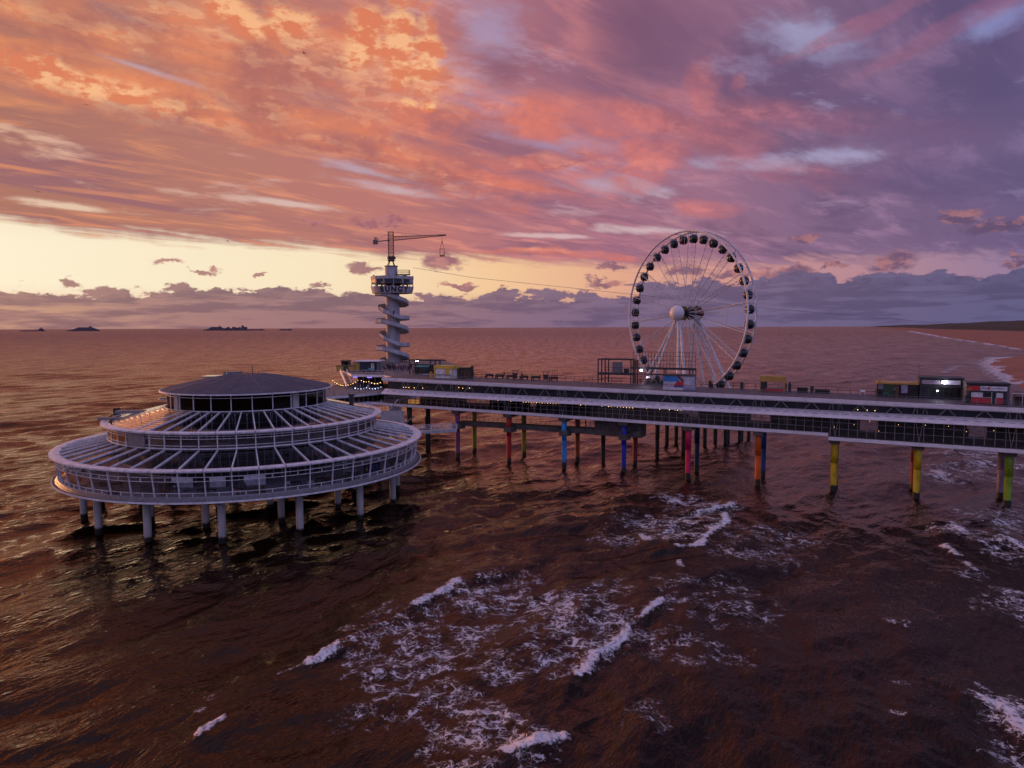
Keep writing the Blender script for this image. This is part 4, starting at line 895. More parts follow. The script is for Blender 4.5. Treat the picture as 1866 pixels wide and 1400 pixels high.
part('canvas', MB().hexa([(0, 0, .9), (1.2, 0, .8), (1.2, 1, .9), (0, 1, .9), (0, 0, .96), (1.2, 0, .86), (1.2, 1, .96), (0, 1, .96)]).hexa([(1.5, 0, 1.0), (3.0, 0, .7), (3.0, 1.6, 1.1), (1.5, 1.6, 1.3), (1.5, 0, 1.06), (3.0, 0, .76), (3.0, 1.6, 1.16), (1.5, 1.6, 1.36)]), M['teal'], tl)
for x in (.1, 1.1, 2.8): part('pole', MB().tube((x, .3, 0), (x, .3, .9), .04, .04, 6), M['dim'], tl)
wall_t = thing('tower_screen', 'low plain grey screen wall between the kiosk and the tower foot', 'wall', at(687, 672, zt), 0)
for i in range(3): part('panel', MB().box(i*1.9, i*1.9+1.84, 0, .2, 0, 1.9), M['dim'], wall_t)

# ------------------------------------------------------------------ bungy tower
BT = Vector((-41.7, 250, 0)); M['towerw'] = mat('tower_white', (.50, .47, .50), .6, (.34, .32, .34), .7, vec=(1, 1, .3))
tow = thing('bungy_tower', 'white concrete tower wrapped by a zigzag spiral stair, lookout on top reading BUNGY', 'tower', BT, 0)
part('shaft', MB().tube((0, 0, -3), (0, 0, 42), 2.5, 2.42, 28), mat('tower_paint', (.42, .40, .42), .6, (.28, .26, .28), .5, vec=(1, 1, .25), bump=.1), tow)
seg = 56; zs = 41.3; pitch = 4.72
def stair_r(t): return 5.5+.65*math.cos((t-math.radians(205))/2+.3)+.2*math.cos(2*t)
for i in range(seg):
    n_ = 11; a0 = math.radians(205)+i*2*math.pi/n_; a1 = a0+2*math.pi/n_
    def zz(a):
        t = (a-math.radians(205))/(2*math.pi); fr = t % 1.0; base = math.floor(t)
        xs_ = (0, .12, .5, .85, 1) if base % 2 == 0 else (0, .28, .5, .7, 1); ys_ = (0, .02, .78, .84, 1) if base % 2 == 0 else (0, .72, .76, .84, 1); return zs-pitch*(base+float(np.interp(fr, xs_, ys_)))
    z0, z1 = zz(a0+1e-4), zz(a1-1e-4)
    if z1 < 17.6: break
    r0_, r1_ = stair_r(a0), stair_r(a1)
    P0i, P1i = Vector((2.3*math.cos(a0), 2.3*math.sin(a0), z0)), Vector((2.3*math.cos(a1), 2.3*math.sin(a1), z1))
    P0o, P1o = Vector((r0_*math.cos(a0), r0_*math.sin(a0), z0)), Vector((r1_*math.cos(a1), r1_*math.sin(a1), z1))
    dn = Vector((0, 0, -.35))
    part('stair_flight', MB().hexa([P0i+dn, P0o+dn, P1o+dn, P1i+dn, P0i, P0o, P1o, P1i]), M['concrete'], tow)
    k_ = .965; up = Vector((0, 0, 1.15))
    part('parapet', MB().hexa([Vector((P0o.x*k_, P0o.y*k_, z0)), P0o+dn, P1o+dn, Vector((P1o.x*k_, P1o.y*k_, z1)), Vector((P0o.x*k_, P0o.y*k_, z0))+up, P0o+up, P1o+up, Vector((P1o.x*k_, P1o.y*k_, z1))+up]), M['towerw'], tow)
part('drum', MB().sweep([(2.3, 41.9), (6.9, 41.95), (7.45, 44.2), (7.25, 44.2), (6.7, 42.3), (2.3, 42.3)], 0, 360, 56), M['towerw'], tow)
part('drum_floor', MB().sweep([(2.3, 42.3), (6.9, 42.3), (6.9, 42.5), (2.3, 42.5)], 0, 360, 14), M['floor'], tow)
for k in range(14):
    a = math.radians(k*360/14); part('lookout_post', MB().box(7.15, 7.35, -.07, .07, 44.2, 47.8).xf(Matrix.Rotation(a, 4, 'Z')), M['steel'], tow)
    a += math.radians(360/28); w = 7.2*math.tan(math.pi/14)*.93
    part('parapet_panel', MB().box(7.1, 7.3, -w, w, 46.7, 47.7).xf(Matrix.Rotation(a, 4, 'Z')), M['towerw'], tow)
    part('window', MB().box(7.12, 7.2, -w*.86, w*.86, 45.5, 46.65).xf(Matrix.Rotation(a, 4, 'Z')), M['innerb'] if k % 7 not in (0, 6) else M['towerw'], tow)
    if k % 2 == 0: part('bollard', MB().tube((7.1, 0, 47.7), (7.1, 0, 48.1), .28, .28, 8).xf(Matrix.Rotation(a, 4, 'Z')), M['dim'], tow)
part('lookout_roof', MB().sweep([(2.0, 45.2), (7.1, 45.2), (7.1, 45.45), (2.0, 45.45)], 0, 360, 14), M['dim'], tow)
for k in range(8):
    a = math.radians(k*45+10); part('column', MB().tube((5.2*math.cos(a), 5.2*math.sin(a), 42.4), (5.2*math.cos(a), 5.2*math.sin(a), 45.2), .3, .3, 10), M['towerw'], tow)
part('inner_room', MB().tube((0, 0, 42), (0, 0, 47.6), 2.9, 2.9, 16), M['innerb'], tow)
part('core', MB().tube((-.3, 0, 47.0), (-.3, 0, 51.3), 2.15, 2.15, 24), M['towerw'], tow)
part('core_cap', MB().tube((-.3, 0, 51.3), (-.3, 0, 51.5), 2.4, 2.4, 24), M['dark'], tow)
bal = part('jump_platform', MB().box(1.6, 6.2, -2.2, 1.2, 48.3, 48.5).beam((1.8, -1, 47.6), (5.8, -1, 48.3), .2, .2), M['dark'], tow)
railing(bal, [(1.8, -2.1, 48.5), (6.1, -2.1, 48.5), (6.1, 1.1, 48.5), (1.8, 1.1, 48.5)], sp=.9, rails=(1.5, .8), h=1.5, r=.04, m_='ochre')
def cone(x, y, z):   # onto the slanted face of the drum, facing the camera
    th = math.radians(-90)+math.radians(16)+x/7.2; r_ = 6.98+(y)*.235+z; return Vector((r_*math.cos(th), r_*math.sin(th), 42.28+y))
text_parts('BUNGY', 2.45, M['black'], tow, cone, ext=.05, bold=.045, spacing=1.3)
# crane on the tower
crane = thing('tower_crane', 'slim lattice tower crane standing on top of the bungy tower', 'crane', (BT.x-.25, BT.y, 51.5), 0)
def lattice(parent, p, q, w, n_, m_, name, r=.07, w2=None):
    p, q = Vector(p), Vector(q); w2 = w2 or w; d = (q-p).normalized(); side = Vector((0, 1, 0)); upv = side.cross(d).normalized()
    def cor(t):
        c = p.lerp(q, t); ww = w+(w2-w)*t; return [c+side*(a*ww/2)+upv*(b*ww/2) for a, b in ((-1, -1), (1, -1), (1, 1), (-1, 1))]
    ch = MB(); A_ = cor(0); Z_ = cor(1)
    for a, z in zip(A_, Z_): ch.tube(a, z, r, r, 5)
    part(name+'_chord', ch, m_, parent); br = MB()
    for i in range(n_):
        a, c = cor(i/n_), cor((i+1)/n_)
        for k in range(4):
            j = (k+1) % 4; br.tube(a[k], c[j], r*.55, r*.55, 4, False); br.tube(a[j], c[k], r*.55, r*.55, 4, False); br.tube(c[k], c[j], r*.55, r*.55, 4, False)
    part(name+'_bracing', br, m_, parent)
cm = mat('crane_paint', (.22, .14, .12), .5)
lattice(crane, (0, 0, 2.2), (0, 0, 11.7), 1.7, 8, cm, 'mast', .10)
part('slewing_ring', MB().tube((0, 0, 1.6), (0, 0, 2.3), 1.3, 1.1, 16).box(-1.2, 1.5, -.6, .6, 2.3, 3.2), M['dark'], crane)
for a in (45, 135, 225, 315):
    part('foot_strut', MB().tube((1.6*math.cos(math.radians(a)), 1.6*math.sin(math.radians(a)), 0), (.7*math.cos(math.radians(a)), .7*math.sin(math.radians(a)), 1.8), .14, .14, 6), M['dark'], crane)
lattice(crane, (.8, 0, 9.4), (19.2, 0, 10.55), 1.25, 16, cm, 'jib', .07, .35)
part('jib_tip', MB().tube((16.6, 0, 10.3), (19.3, 0, 10.5), .28, .08, 8), cm, crane)
part('counter_jib', MB().beam((-5.0, -.45, 8.4), (0, -.45, 8.9), .16, .22).beam((-5.0, .45, 8.4), (0, .45, 8.9), .16, .22), cm, crane)
part('counterweight', MB().box(-6.1, -4.6, -.7, .7, 7.5, 8.9).box(-5.6, -5.3, -.5, .5, 8.9, 9.9).box(-4.9, -4.7, -.5, .5, 8.9, 9.8), cm, crane)
part('tie', MB().tube((0, 0, 11.6), (-4.9, 0, 8.9), .04, .04, 4).tube((0, 0, 11.6), (10.5, 0, 10.7), .04, .04, 4), cm, crane)
cage = thing('bungy_cage', 'small open bungy cage hanging from the crane jib', 'cage', (BT.x+17.55, BT.y, 54.7), 0)
part('cage_frame', MB().box(-.85, .85, -.7, .7, 0, .5).path([(-.75, -.6, .5), (-.75, -.6, 2.6), (.75, -.6, 2.6), (.75, -.6, .5)], .06).path([(-.75, .6, .5), (-.75, .6, 2.6), (.75, .6, 2.6), (.75, .6, .5)], .06), M['ochre'], cage)
part('rope', MB().path([(-.75, 0, 2.6), (0, 0, 5.0), (.75, 0, 2.6)], .06).tube((0, 0, 5), (0, 0, 6.9), .05, .05, 5).tube((0, 0, 4.7), (0, 0, 5.3), .22, .22, 8), M['dark'], cage)
zp = [atY(753, 488, 250), atY(860, 506, 256), atY(1391, 561.5, 285), atY(1694, 587.2, 310), atY(1900, 598, 335)]
zc_ = MB().path([p-zp[0] for p in zp], .06, 4); zo = place('zipline', zc_.mesh('zipline', M['dim']), None, zp[0]); tag(zo, 'thin zip line cable running from the tower over the wheel towards the beach', 'cable')

# ------------------------------------------------------------------ ferris wheel
WC = Vector((45.5, 185, 33.5)); WA = math.radians(-58.54); WR = 20.84
wh = thing('ferris_wheel', 'tall white lattice ferris wheel with black gondolas standing behind the pier', 'ferris wheel', (WC.x, WC.y, 12.4), WA)
HZ = WC.z-12.4
def onw(r_, a, y): return Vector((r_*math.sin(a), y, HZ+r_*math.cos(a)))
for y in (-1.5, 1.5):
    b_ = MB(); n_ = 144; pr_ = [onw(WR, 2*math.pi*i/n_, y) for i in range(n_)]
    for i in range(n_): b_.tube(pr_[i], pr_[(i+1) % n_], .25, .25, 8, False)
    part('rim', b_, M['white'], wh, smooth=True)
cross = MB().tube((0, -1.5, WR-.05), (0, 1.5, WR-.05), .07, .07, 6).mesh('rim_tie', M['white'])
for k in range(36): place('rim_tie', cross, wh, (0, 0, HZ), (0, math.radians(k*10), 0))
# ladder spokes
def spoke():
    b_ = MB(); r0_, r1_ = 1.6, WR-.2; y0_, y1_ = 1.05, 1.42
    for s_ in (-1, 1): b_.tube((0, s_*y0_, r0_), (0, s_*y1_, r1_), .085, .085, 5)
    n_ = 15
    for i in range(n_):
        t0, t1 = i/n_, (i+1)/n_; ya, yb = y0_+(y1_-y0_)*t0, y0_+(y1_-y0_)*t1; ra, rb_ = r0_+(r1_-r0_)*t0, r0_+(r1_-r0_)*t1
        b_.tube((0, -ya, ra), (0, yb, rb_), .02, .02, 3, False).tube((0, ya, ra), (0, -yb, rb_), .02, .02, 3, False).tube((0, -yb, rb_), (0, yb, rb_), .022, .022, 3, False)
    return b_
spm = spoke().mesh('spoke', M['white'])
for k in range(18): place('spoke', spm, wh, (0, 0, HZ), (0, math.radians(k*20+4), 0))
b_ = MB()
for y in (-1.25, 1.25):
    pr_ = [onw(WR*.60, 2*math.pi*i/18+math.radians(4), y) for i in range(18)]
    for i in range(18): b_.tube(pr_[i], pr_[(i+1) % 18], .025, .025, 4, False)
part('tension_ring', b_, M['steel'], wh)
cb_ = MB()
for k in range(4):
    a = math.radians(90*k+90)
    for y in (-1, 1): cb_.tube(onw(1.6, a, y), onw(WR-.2, a, y*1.4), .03, .03, 4, False)
part('stay_cable', cb_, M['white'], wh)
part('axle', MB().tube((0, -3.4, HZ), (0, 3.4, HZ), .8, .8, 20), M['dark'], wh)
part('hub_drum', MB().tube((0, -1.5, HZ), (0, -1.2, HZ), 1.8, 1.8, 24).tube((0, 1.2, HZ), (0, 1.5, HZ), 1.8, 1.8, 24), M['dark'], wh)
def dome(sgn, m_, nm, lab):
    prof = [(.05, 1.75)]+[(1.95*math.sin(math.radians(t)), 1.75*math.cos(math.radians(t))) for t in range(8, 128, 8)]
    bb = MB().sweep(prof, 0, 360, 28, closed=False).xf(Matrix.Translation((0, sgn*3.6, HZ)) @ Matrix.Rotation(math.radians(90*sgn*-1), 4, 'X'))
    part(nm, bb, m_, wh, lab, smooth=True)
dome(-1, M['hub'], 'hub_dome', 'white ball shaped hub cap facing the camera'); 
part('hub_disc', MB().tube((0, 3.2, HZ), (0, 3.6, HZ), 1.95, 1.95, 28).tube((0, 3.6, HZ), (0, 5.0, HZ), 1.95, 1.1, 28), mat('hub_maroon', (.10, .025, .03), .6), wh, 'dark maroon hub disc on the far side')
for (fx, fy, hy) in ((-11, -6.2, -3.0), (-6.8, -7.0, -3.2), (6.3, -6.2, -3.0), (3.6, -6.6, -3.2), (-5, 6.2, 3.0), (.8, 6.0, 3.0), (4.6, 6.8, 3.2), (9.2, 7.2, 3.2)):
    part('support_leg', MB().tube((fx, fy, 0), (fx*.04, hy, HZ-.6), .42, .30, 12), M['white'], wh, smooth=False)
for (a_, c_2) in (((-11, -6.2), (-6.8, -7.0)), ((3.6, -6.6), (6.3, -6.2)), ((.8, 6.0), (4.6, 6.8))):
    b_ = MB()
    for i in range(1, 9):
        t = i/10; hy = -3.1 if a_[1] < 0 else 3.1
        p = Vector((a_[0], a_[1], 0)).lerp(Vector((0, hy, HZ)), t); q = Vector((c_2[0], c_2[1], 0)).lerp(Vector((0, hy, HZ)), t+.05 if i % 2 else t)
        b_.tube(p, q, .05, .05, 4, False)
    part('leg_bracing', b_, M['steel'], wh)
# gondolas hang upright from the rim
gprof = [(.15, -1.15), (.8, -1.08), (1.12, -.62), (1.22, -.15), (1.20, .35), (1.05, .8), (.7, 1.08), (.15, 1.15)]
gm = MB().sweep(gprof, 0, 360, 16, closed=False).mesh('gondola', M['pod'], True)
gf = MB(); [gf.path([((gprof[i][0]+.03)*math.cos(a), (gprof[i][0]+.03)*math.sin(a), gprof[i][1]) for i in range(len(gprof))], .05, 4) for a in [math.radians(q_) for q_ in (70, 110, 250, 290)]]
gfm = gf.mesh('door_frame', M['steel']); ggl = MB().sweep([(1.225, -.1), (1.245, .1), (1.23, .35), (1.205, .35), (1.20, -.1)], 118, 242, 8).mesh('window_band', M['glim'])
ghm = MB().tube((0, -1.4, 1.35), (0, 1.4, 1.35), .06, .06, 6).beam((0, -.5, 1.1), (0, -.5, 1.4), .15, .15).beam((0, .5, 1.1), (0, .5, 1.4), .15, .15).mesh('hanger', M['dim'])
lglow = mat('gondola_window', (.09, .055, .012), .15)
ggl.materials.clear(); ggl.materials.append(lglow)
for k in range(36):
    a = math.radians(k*10+5); p = onw(20.15, a, 0)
    g_ = place('gondola', gm, wh, (p.x, p.y, p.z-1.25), (0, 0, 0), (.92, .92, .92), label='round gondola painted solid black, at the right edge of the wheel' if k == 8 else None)
    place('door_frame', gfm, g_) if k != 8 else None; place('window_band', ggl, g_) if k != 8 else None; place('hanger', ghm, g_)
# wheel platform on its piles
plat = thing('wheel_platform', 'low round platform on dark piles that carries the ferris wheel behind the pier', 'platform', (WC.x, WC.y, 0), WA)
part('slab', MB().sweep([(0.1, 11.0), (15.5, 11.0), (15.5, 12.3), (0.1, 12.3)], 0, 360, 24), M['darkconc'], plat)
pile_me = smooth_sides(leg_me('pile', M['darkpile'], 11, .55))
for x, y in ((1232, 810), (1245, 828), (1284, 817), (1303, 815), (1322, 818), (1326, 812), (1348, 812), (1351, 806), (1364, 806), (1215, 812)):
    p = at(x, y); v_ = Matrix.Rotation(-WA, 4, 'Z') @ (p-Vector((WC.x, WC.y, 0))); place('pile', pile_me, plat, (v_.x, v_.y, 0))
lk = thing('wheel_gangway', 'dark gangway joining the pier to the wheel platform', 'walkway', pw(-8, 10), PA)
part('deck', MB().box(0, 8, 0, 26, 10.4, 11.0), M['darkconc'], lk)

# ------------------------------------------------------------------ steel frame with banner in front of the wheel
def up(s_, b_): p = pw(s_, b_); return Vector((p.x, p.y, zu(s_)))
fr = thing('steel_frame', 'black steel boarding frame in two tiers before the ferris wheel', 'steel frame', up(-22, 10), PA)
D_ = M['dark']
def bx(x, y, z0, z1, w=.22): part('post', MB().box(x-w/2, x+w/2, y-w/2, y+w/2, z0, z1), D_, fr)
for x in (0, 1.6): bx(x, 0, 0, 5.3); bx(x, 2.4, 0, 5.3)
for x in (7.4,): bx(x, 0, 0, 5.2)
part('beam', MB().box(-.1, 7.6, -.15, .15, 5.15, 5.4), D_, fr); part('beam', MB().box(-.1, 7.6, 2.3, 2.6, 5.15, 5.4), D_, fr)
part('platform', MB().box(-.1, 7.6, -.2, 2.6, 1.9, 2.35), D_, fr)
for i in range(9): part('baluster', MB().box(1.9+i*.62, 1.94+i*.62, -.1, -.06, 2.35, 3.6), D_, fr)
part('handrail', MB().box(1.6, 7.4, -.11, -.05, 3.55, 3.63), D_, fr)
part('storage_box', MB().box(3.1, 5.0, .4, 1.8, 2.35, 4.7), M['dim'], fr); part('storage_box', MB().box(5.7, 6.6, .4, 1.4, 2.35, 3.3), D_, fr)
for x in (7.9, 8.3, 8.8): bx(x, .1, 0, 5.2, .28)
part('beam', MB().box(7.4, 21.2, -.15, .2, 3.3, 3.75), D_, fr); part('beam', MB().box(7.4, 15.0, -.15, .2, 2.1, 2.4), D_, fr); part('beam', MB().box(15.0, 20.8, -.15, .2, 1.9, 2.5), D_, fr)
for x in (14.6, 15.0, 19.9, 20.6, 21.2): bx(x, 0, 0, 3.6, .2)
for i in range(21):
    x = 7.9+i*.66; part('screen_post', MB().box(x-.035, x+.035, -.05, .03, 3.7, 7.0), D_, fr)
for z in (4.4, 5.2, 6.1, 7.0): part('screen_rail', MB().box(7.9, 21.2, -.04, .02, z-.035, z+.035), D_, fr)
for i in range(7): part('glass_screen', MB().box(9.0+i*.84, 9.78+i*.84, .4, .45, .1, 2.0), M['glass'], fr)
pl = thing('planter_shrubs', 'low dark green shrubs in a trough behind the glass under the steel frame', 'plants', up(-11.5, 11.2), PA)
rg = random.Random(3); b_ = MB()
for i in range(260):
    x, y, z = rg.uniform(0, 3.6), rg.uniform(-.4, .4), .4+abs(rg.gauss(0, .45)); d = Vector((rg.uniform(-1, 1), rg.uniform(-1, 1), rg.uniform(-.3, 1)))*.16; e = d.orthogonal()*.7
    c = Vector((x, y, z)); b_.quad(c-d, c+e*.5, c+d, c-e*.5)
part('foliage', b_, M['green'], pl); part('trough', MB().box(-.1, 3.7, -.3, .3, 0, .45), M['dim'], pl)
bb = thing('banner_booth', 'white booth with a big blue and red graphic standing under the steel frame', 'booth', up(-5.6, 2.2), PA+.02)
part('wall', MB().box(0, 5.9, 0, 2.2, 0, 2.75), mat('booth_white', (.50, .52, .60), .5), bb)
part('graphic', MB().box(.02, 2.2, -.03, -.01, 1.65, 2.7), M['blue'], bb, 'bright blue block'); part('graphic', MB().poly([(0, 0), (1.0, 0), (.5, 1), (0, 1)], 0, .02).xf(Matrix.Translation((2.2, -.03, 1.65)) @ Matrix.Rotation(math.pi/2, 4, 'X')), M['blue'], bb)
part('graphic', MB().poly([(0, 0), (2.0, 0), (2.0, .95), (.8, .95)], 0, .02).xf(Matrix.Translation((2.0, -.04, .75)) @ Matrix.Rotation(math.pi/2, 4, 'X')), M['red'], bb, 'red slanting block')
part('graphic', MB().poly([(0, 0), (2.0, 0), (2.0, .4), (.4, .4)], 0, .02).xf(Matrix.Translation((2.0, -.055, .5)) @ Matrix.Rotation(math.pi/2, 4, 'X')), M['navy'], bb, 'navy slanting block')
part('graphic', MB().poly([(0, 0), (1.1, -1.0), (1.6, -1.0), (.7, 0)], 0, .02).xf(Matrix.Translation((2.6, -.035, 2.7)) @ Matrix.Rotation(math.pi/2, 4, 'X')), mat('maroon_print', (.14, .02, .02), .5), bb)
part('graphic', MB().box(0, 5.9, -.025, -.005, .95, 1.03), M['red'], bb); part('plinth', MB().box(-.05, 4.0, -.25, -.03, 0, .5), M['fascia'], bb); part('plinth', MB().box(4.05, 6.0, -.25, -.03, 0, .45), mat('plinth_blue', (.28, .30, .55), .5), bb)
part('roof', MB().box(-.15, 6.05, -.15, 2.35, 2.75, 2.95), D_, bb)
def lamp(name, px, py, Y, r_, label, m_='lampw', poleh=0):
    p = atY(px, py, Y); t = thing(name, label, 'lamp', p)
    part('lamp_head', MB().tube((0, 0, -r_*.6), (0, 0, r_*.6), r_, r_*.8, 10), M[m_], t)
    part('bracket', MB().tube((0, .1, -r_*.6-poleh), (0, .1, -r_*.6), .05, .05, 6), D_, t)
    lt = bpy.data.lights.new('lamp_light', 'POINT'); lt.energy = 30; lt.color = (.75, .75, 1.0); lt.shadow_soft_size = .25; lo = bpy.data.objects.new('lamp_light', lt); COL.objects.link(lo); lo.parent = t; lo.location = (0, -r_*1.6, 0)
lamp('floodlight', 1168.5, 675, up(-13, 9.2).y, .27, 'round white floodlight on the steel frame in front of the wheel', poleh=.8)
lamp('floodlight', 760, 657.5, up(-72.2, 12.6).y-.3, .34, 'violet white floodlight on the dark pergola kiosk near the tower', poleh=.8)
lamp('floodlight', 1719, 697, up(43, 8.0).y-.6, .34, 'violet white floodlight on the roof edge of the grey glass fronted shop', poleh=.5)
lamp('small_lamp', 1179, 688, up(-13, 9.0).y, .12, 'tiny white lamp under the steel frame, right of the floodlight', poleh=.4)
lamp('small_lamp', 1708, 712.5, up(42, 8.0).y-.4, .12, 'tiny white lamp inside the front of the grey shop', poleh=.4)
lamp('small_lamp', 658, 683.5, ca.y-1.0, .14, 'warm white lamp between the two violet strips of the bar', 'bulb', poleh=.5)

# ------------------------------------------------------------------ kiosks along the upper deck
k1 = thing('pergola_kiosk', 'dark open framed pergola kiosk with teal blind at the seaward end of the upper deck', 'kiosk', up(-73, 12.2), PA)
for x, y in ((0, 0), (0, 2.5), (2.2, 0), (6.2, 0), (7.6, 0), (9.0, 0)): part('post', MB().box(x-.12, x+.12, y-.12, y+.12, 0, 3.6), D_, k1)
part('beam', MB().box(-.2, 9.2, -.15, .15, 3.4, 3.75), D_, k1); part('beam', MB().box(-.2, 6.3, -.15, .15, 2.35, 2.6), D_, k1); part('beam', MB().box(-.2, 9.2, 2.4, 2.7, 3.4, 3.7), D_, k1)
part('blind', MB().hexa([(2.3, -1.0, 1.9), (6.2, -1.0, 1.9), (6.2, .1, 2.4), (2.3, .1, 2.4), (2.3, -1.0, 1.96), (6.2, -1.0, 1.96), (6.2, .1, 2.46), (2.3, .1, 2.46)]), M['teal'], k1)
part('back_panel', MB().box(0, 6.3, 2.3, 2.4, 0, 2.4), M['innerb'], k1)
for i in range(3): part('glass_door', MB().box(.6+i*.8, 1.3+i*.8, .05, .1, 0, 2.2), M['glass'], k1)
k2 = thing('yellow_kiosk', 'yellow trimmed kiosk with white shutters on the upper deck near the tower', 'kiosk', up(-59.8, 3.2), PA)
part('wall', MB().box(0, 4.5, .1, 2.4, .0, 2.3), M['fascia'], k2)
part('roof_board', MB().box(-.35, 4.9, -.1, 2.6, 2.3, 3.0), M['yellow'], k2)
for x in (-.3, -.05, 4.7): part('corner_post', MB().box(x, x+.15, -.05, .1, 0, 2.3), M['yellow'], k2)
part('shutter', MB().box(.15, 2.6, .02, .1, 1.0, 2.2), M['white'], k2); part('shutter', MB().box(2.75, 3.75, .02, .1, 1.0, 2.25), M['yellow'], k2); part('shutter', MB().box(3.85, 4.4, .02, .1, 1.0, 2.2), M['white'], k2)
part('counter', MB().box(.05, 4.5, -.12, .1, .82, .92), D_, k2); part('front_panel', MB().box(.1, 4.45, -.02, .08, .05, .8), M['white'], k2)
part('stool', MB().tube((-1.0, -.2, 0), (-1.0, -.2, 1.5), .3, .3, 10), M['ochre'], k2)
k3 = thing('brown_kiosk', 'dark brown shed with posts directly behind the yellow kiosk', 'shed', up(-55.4, 6.0), PA)
part('wall', MB().box(0, 2.4, 0, 2.5, 0, 2.3), M['wood'], k3); part('roof', MB().box(-.3, 2.7, -.2, 2.7, 2.3, 2.55), D_, k3)
for i in range(4): part('post', MB().box(.0+i*.75, .12+i*.75, -.15, -.03, 0, 2.4), D_, k3)
o = place('dark_pillar', MB().box(0, .45, 0, .45, 0, 2.9).box(-.05, .5, -.05, .5, 2.9, 3.0).mesh('dark_pillar', D_), None, up(-52.3, 7), (0, 0, PA)); tag(o, 'single black pillar standing right of the brown shed', 'pillar')
oc = thing('ochre_canopy', 'freestanding ochre canopy booth on the upper deck right of the wheel', 'booth', up(12.0, 8.2), PA)
part('canopy', MB().box(0, 4.7, 0, 2.4, 1.9, 3.0), M['ochre'], oc); part('cabinet', MB().box(.15, 1.2, .1, 2.2, .3, 1.9), D_, oc)
for x in (.05, 4.5): part('post', MB().box(x, x+.14, .0, .14, 0, 1.9).box(x, x+.14, 2.2, 2.34, 0, 1.9), M['ochre'], oc)
part('base_panel', MB().box(1.2, 4.5, .05, .12, .05, .55), M['red'], oc); part('shelf', MB().box(1.2, 4.5, .0, 1.0, .55, .65), M['dim'], oc)
sh = thing('dark_shed', 'long dark shed with an ochre roof strip left of the grey shop', 'shed', up(32.6, 7.9), PA)
part('wall', MB().box(0, 6.6, 0, 4, 0, 2.35), M['inner'], sh); part('roof_strip', MB().box(-.1, 6.7, -.15, 4, 2.35, 2.65), M['ochre'], sh); part('roof_box', MB().box(.1, .6, 0, .5, 2.65, 3.1), M['ochre'], sh)
part('window', MB().box(.2, 1.0, -.04, -.01, 1.4, 2.3), M['dim'], sh); part('door', MB().box(2.9, 3.5, -.04, -.01, .1, 2.1), M['wood'], sh); part('poster', MB().box(3.9, 4.9, -.05, -.01, .8, 2.25), mat('poster_lilac', (.34, .32, .44), .5), sh)
part('cladding', MB().box(1.05, 2.8, -.03, -.01, .1, 2.3), M['green'], sh)
gs_ = thing('grey_shop', 'grey flat roofed shop with wide glass front and blank fascia signs', 'shop', up(39.4, 7.7), PA)
part('wall', MB().box(0, .3, 0, 5, 0, 3.6).box(6.3, 6.6, 0, 5, 0, 3.6).box(.3, 6.3, 4.7, 5, 0, 3.6), D_, gs_); part('roof', MB().box(-.2, 6.8, -.3, 5.1, 3.6, 3.85), D_, gs_)
part('fascia', MB().box(.3, 3.1, -.1, -.02, 2.65, 3.4), mat('sign_pink', (.38, .30, .36), .5), gs_); part('fascia', MB().box(3.7, 6.2, -.1, -.02, 2.65, 3.4), M['fascia'], gs_)
part('lintel', MB().box(0, 6.6, -.12, .1, 2.1, 2.5), D_, gs_); part('inner_wall', MB().box(.4, 6.2, 2.4, 2.5, 0, 2.4), mat('shop_green', (.10, .13, .11), .7), gs_)
for i in range(5): part('shelf', MB().box(.4, 1.7, .25, .3, .25+i*.38, .4+i*.38), mat('shelf_white', (.35, .34, .38), .5) if i == 0 else bpy.data.materials['shelf_white'], gs_)
for i in range(7): part('window', MB().box(.3+i*.86, 1.08+i*.86, .1, .14, .1, 2.1), M['glass'], gs_); part('mullion', MB().box(1.09+i*.86, 1.15+i*.86, .05, .18, .0, 2.1), D_, gs_)
part('plant', MB().box(3.8, 5.2, 1.0, 1.4, .4, 1.2), M['green'], gs_); part('aerial', MB().tube((-.2, .3, 3.8), (-.2, .3, 6.3), .04, .03, 5), D_, gs_)
rk = thing('red_kiosk', 'white and red snack kiosk with long white sign, rightmost on the deck', 'kiosk', up(46.0, 3.1), PA+.02)
part('wall', MB().box(0, .4, 0, 4, 0, 3.2).box(5.7, 6.1, 0, 4, 0, 3.2).box(.4, 5.7, 3.8, 4, 0, 3.2).box(.4, 5.7, .35, .4, 0, 3.1), mat('kiosk_grey', (.09, .085, .11), .6), rk)
part('roof', MB().box(-.1, 6.2, -.15, 4.1, 3.2, 3.5), D_, rk)
part('sign', MB().box(.35, 1.9, -.1, .05, 2.2, 2.95), M['red'], rk, 'red sign with an orange corner'); part('sign_corner', MB().box(.1, .7, -.13, -.1, 2.15, 2.7), mat('orange_sign', (.6, .18, .01), .5), rk)
sg = part('sign', MB().box(1.95, 5.75, -.12, .05, 2.2, 2.95), mat('sign_white', (.72, .72, .76), .5), rk, 'long white sign with a red dot and small print')
part('red_dot', MB().tube((0, 0, 0), (0, 0, .03), .2, .2, 16).box(-.05, .05, -.28, -.15, 0, .03).xf(Matrix.Translation((3.15, -.125, 2.62)) @ Matrix.Rotation(math.pi/2, 4, 'X')), M['red'], sg)
pb = MB()
for i, (x, w) in enumerate(((2.15, .16), (2.36, .2), (2.6, .12), (2.76, .14), (3.65, .14), (3.83, .14), (4.02, .10), (4.16, .15), (4.35, .12), (4.52, .15), (4.72, .13), (4.9, .12), (5.07, .14), (5.26, .12))): pb.box(x, x+w*.8, -.135, -.12, 2.5, 2.5+(.26 if i < 4 else .14))
part('print', pb, mat('violet_print', (.10, .07, .25), .5), sg)
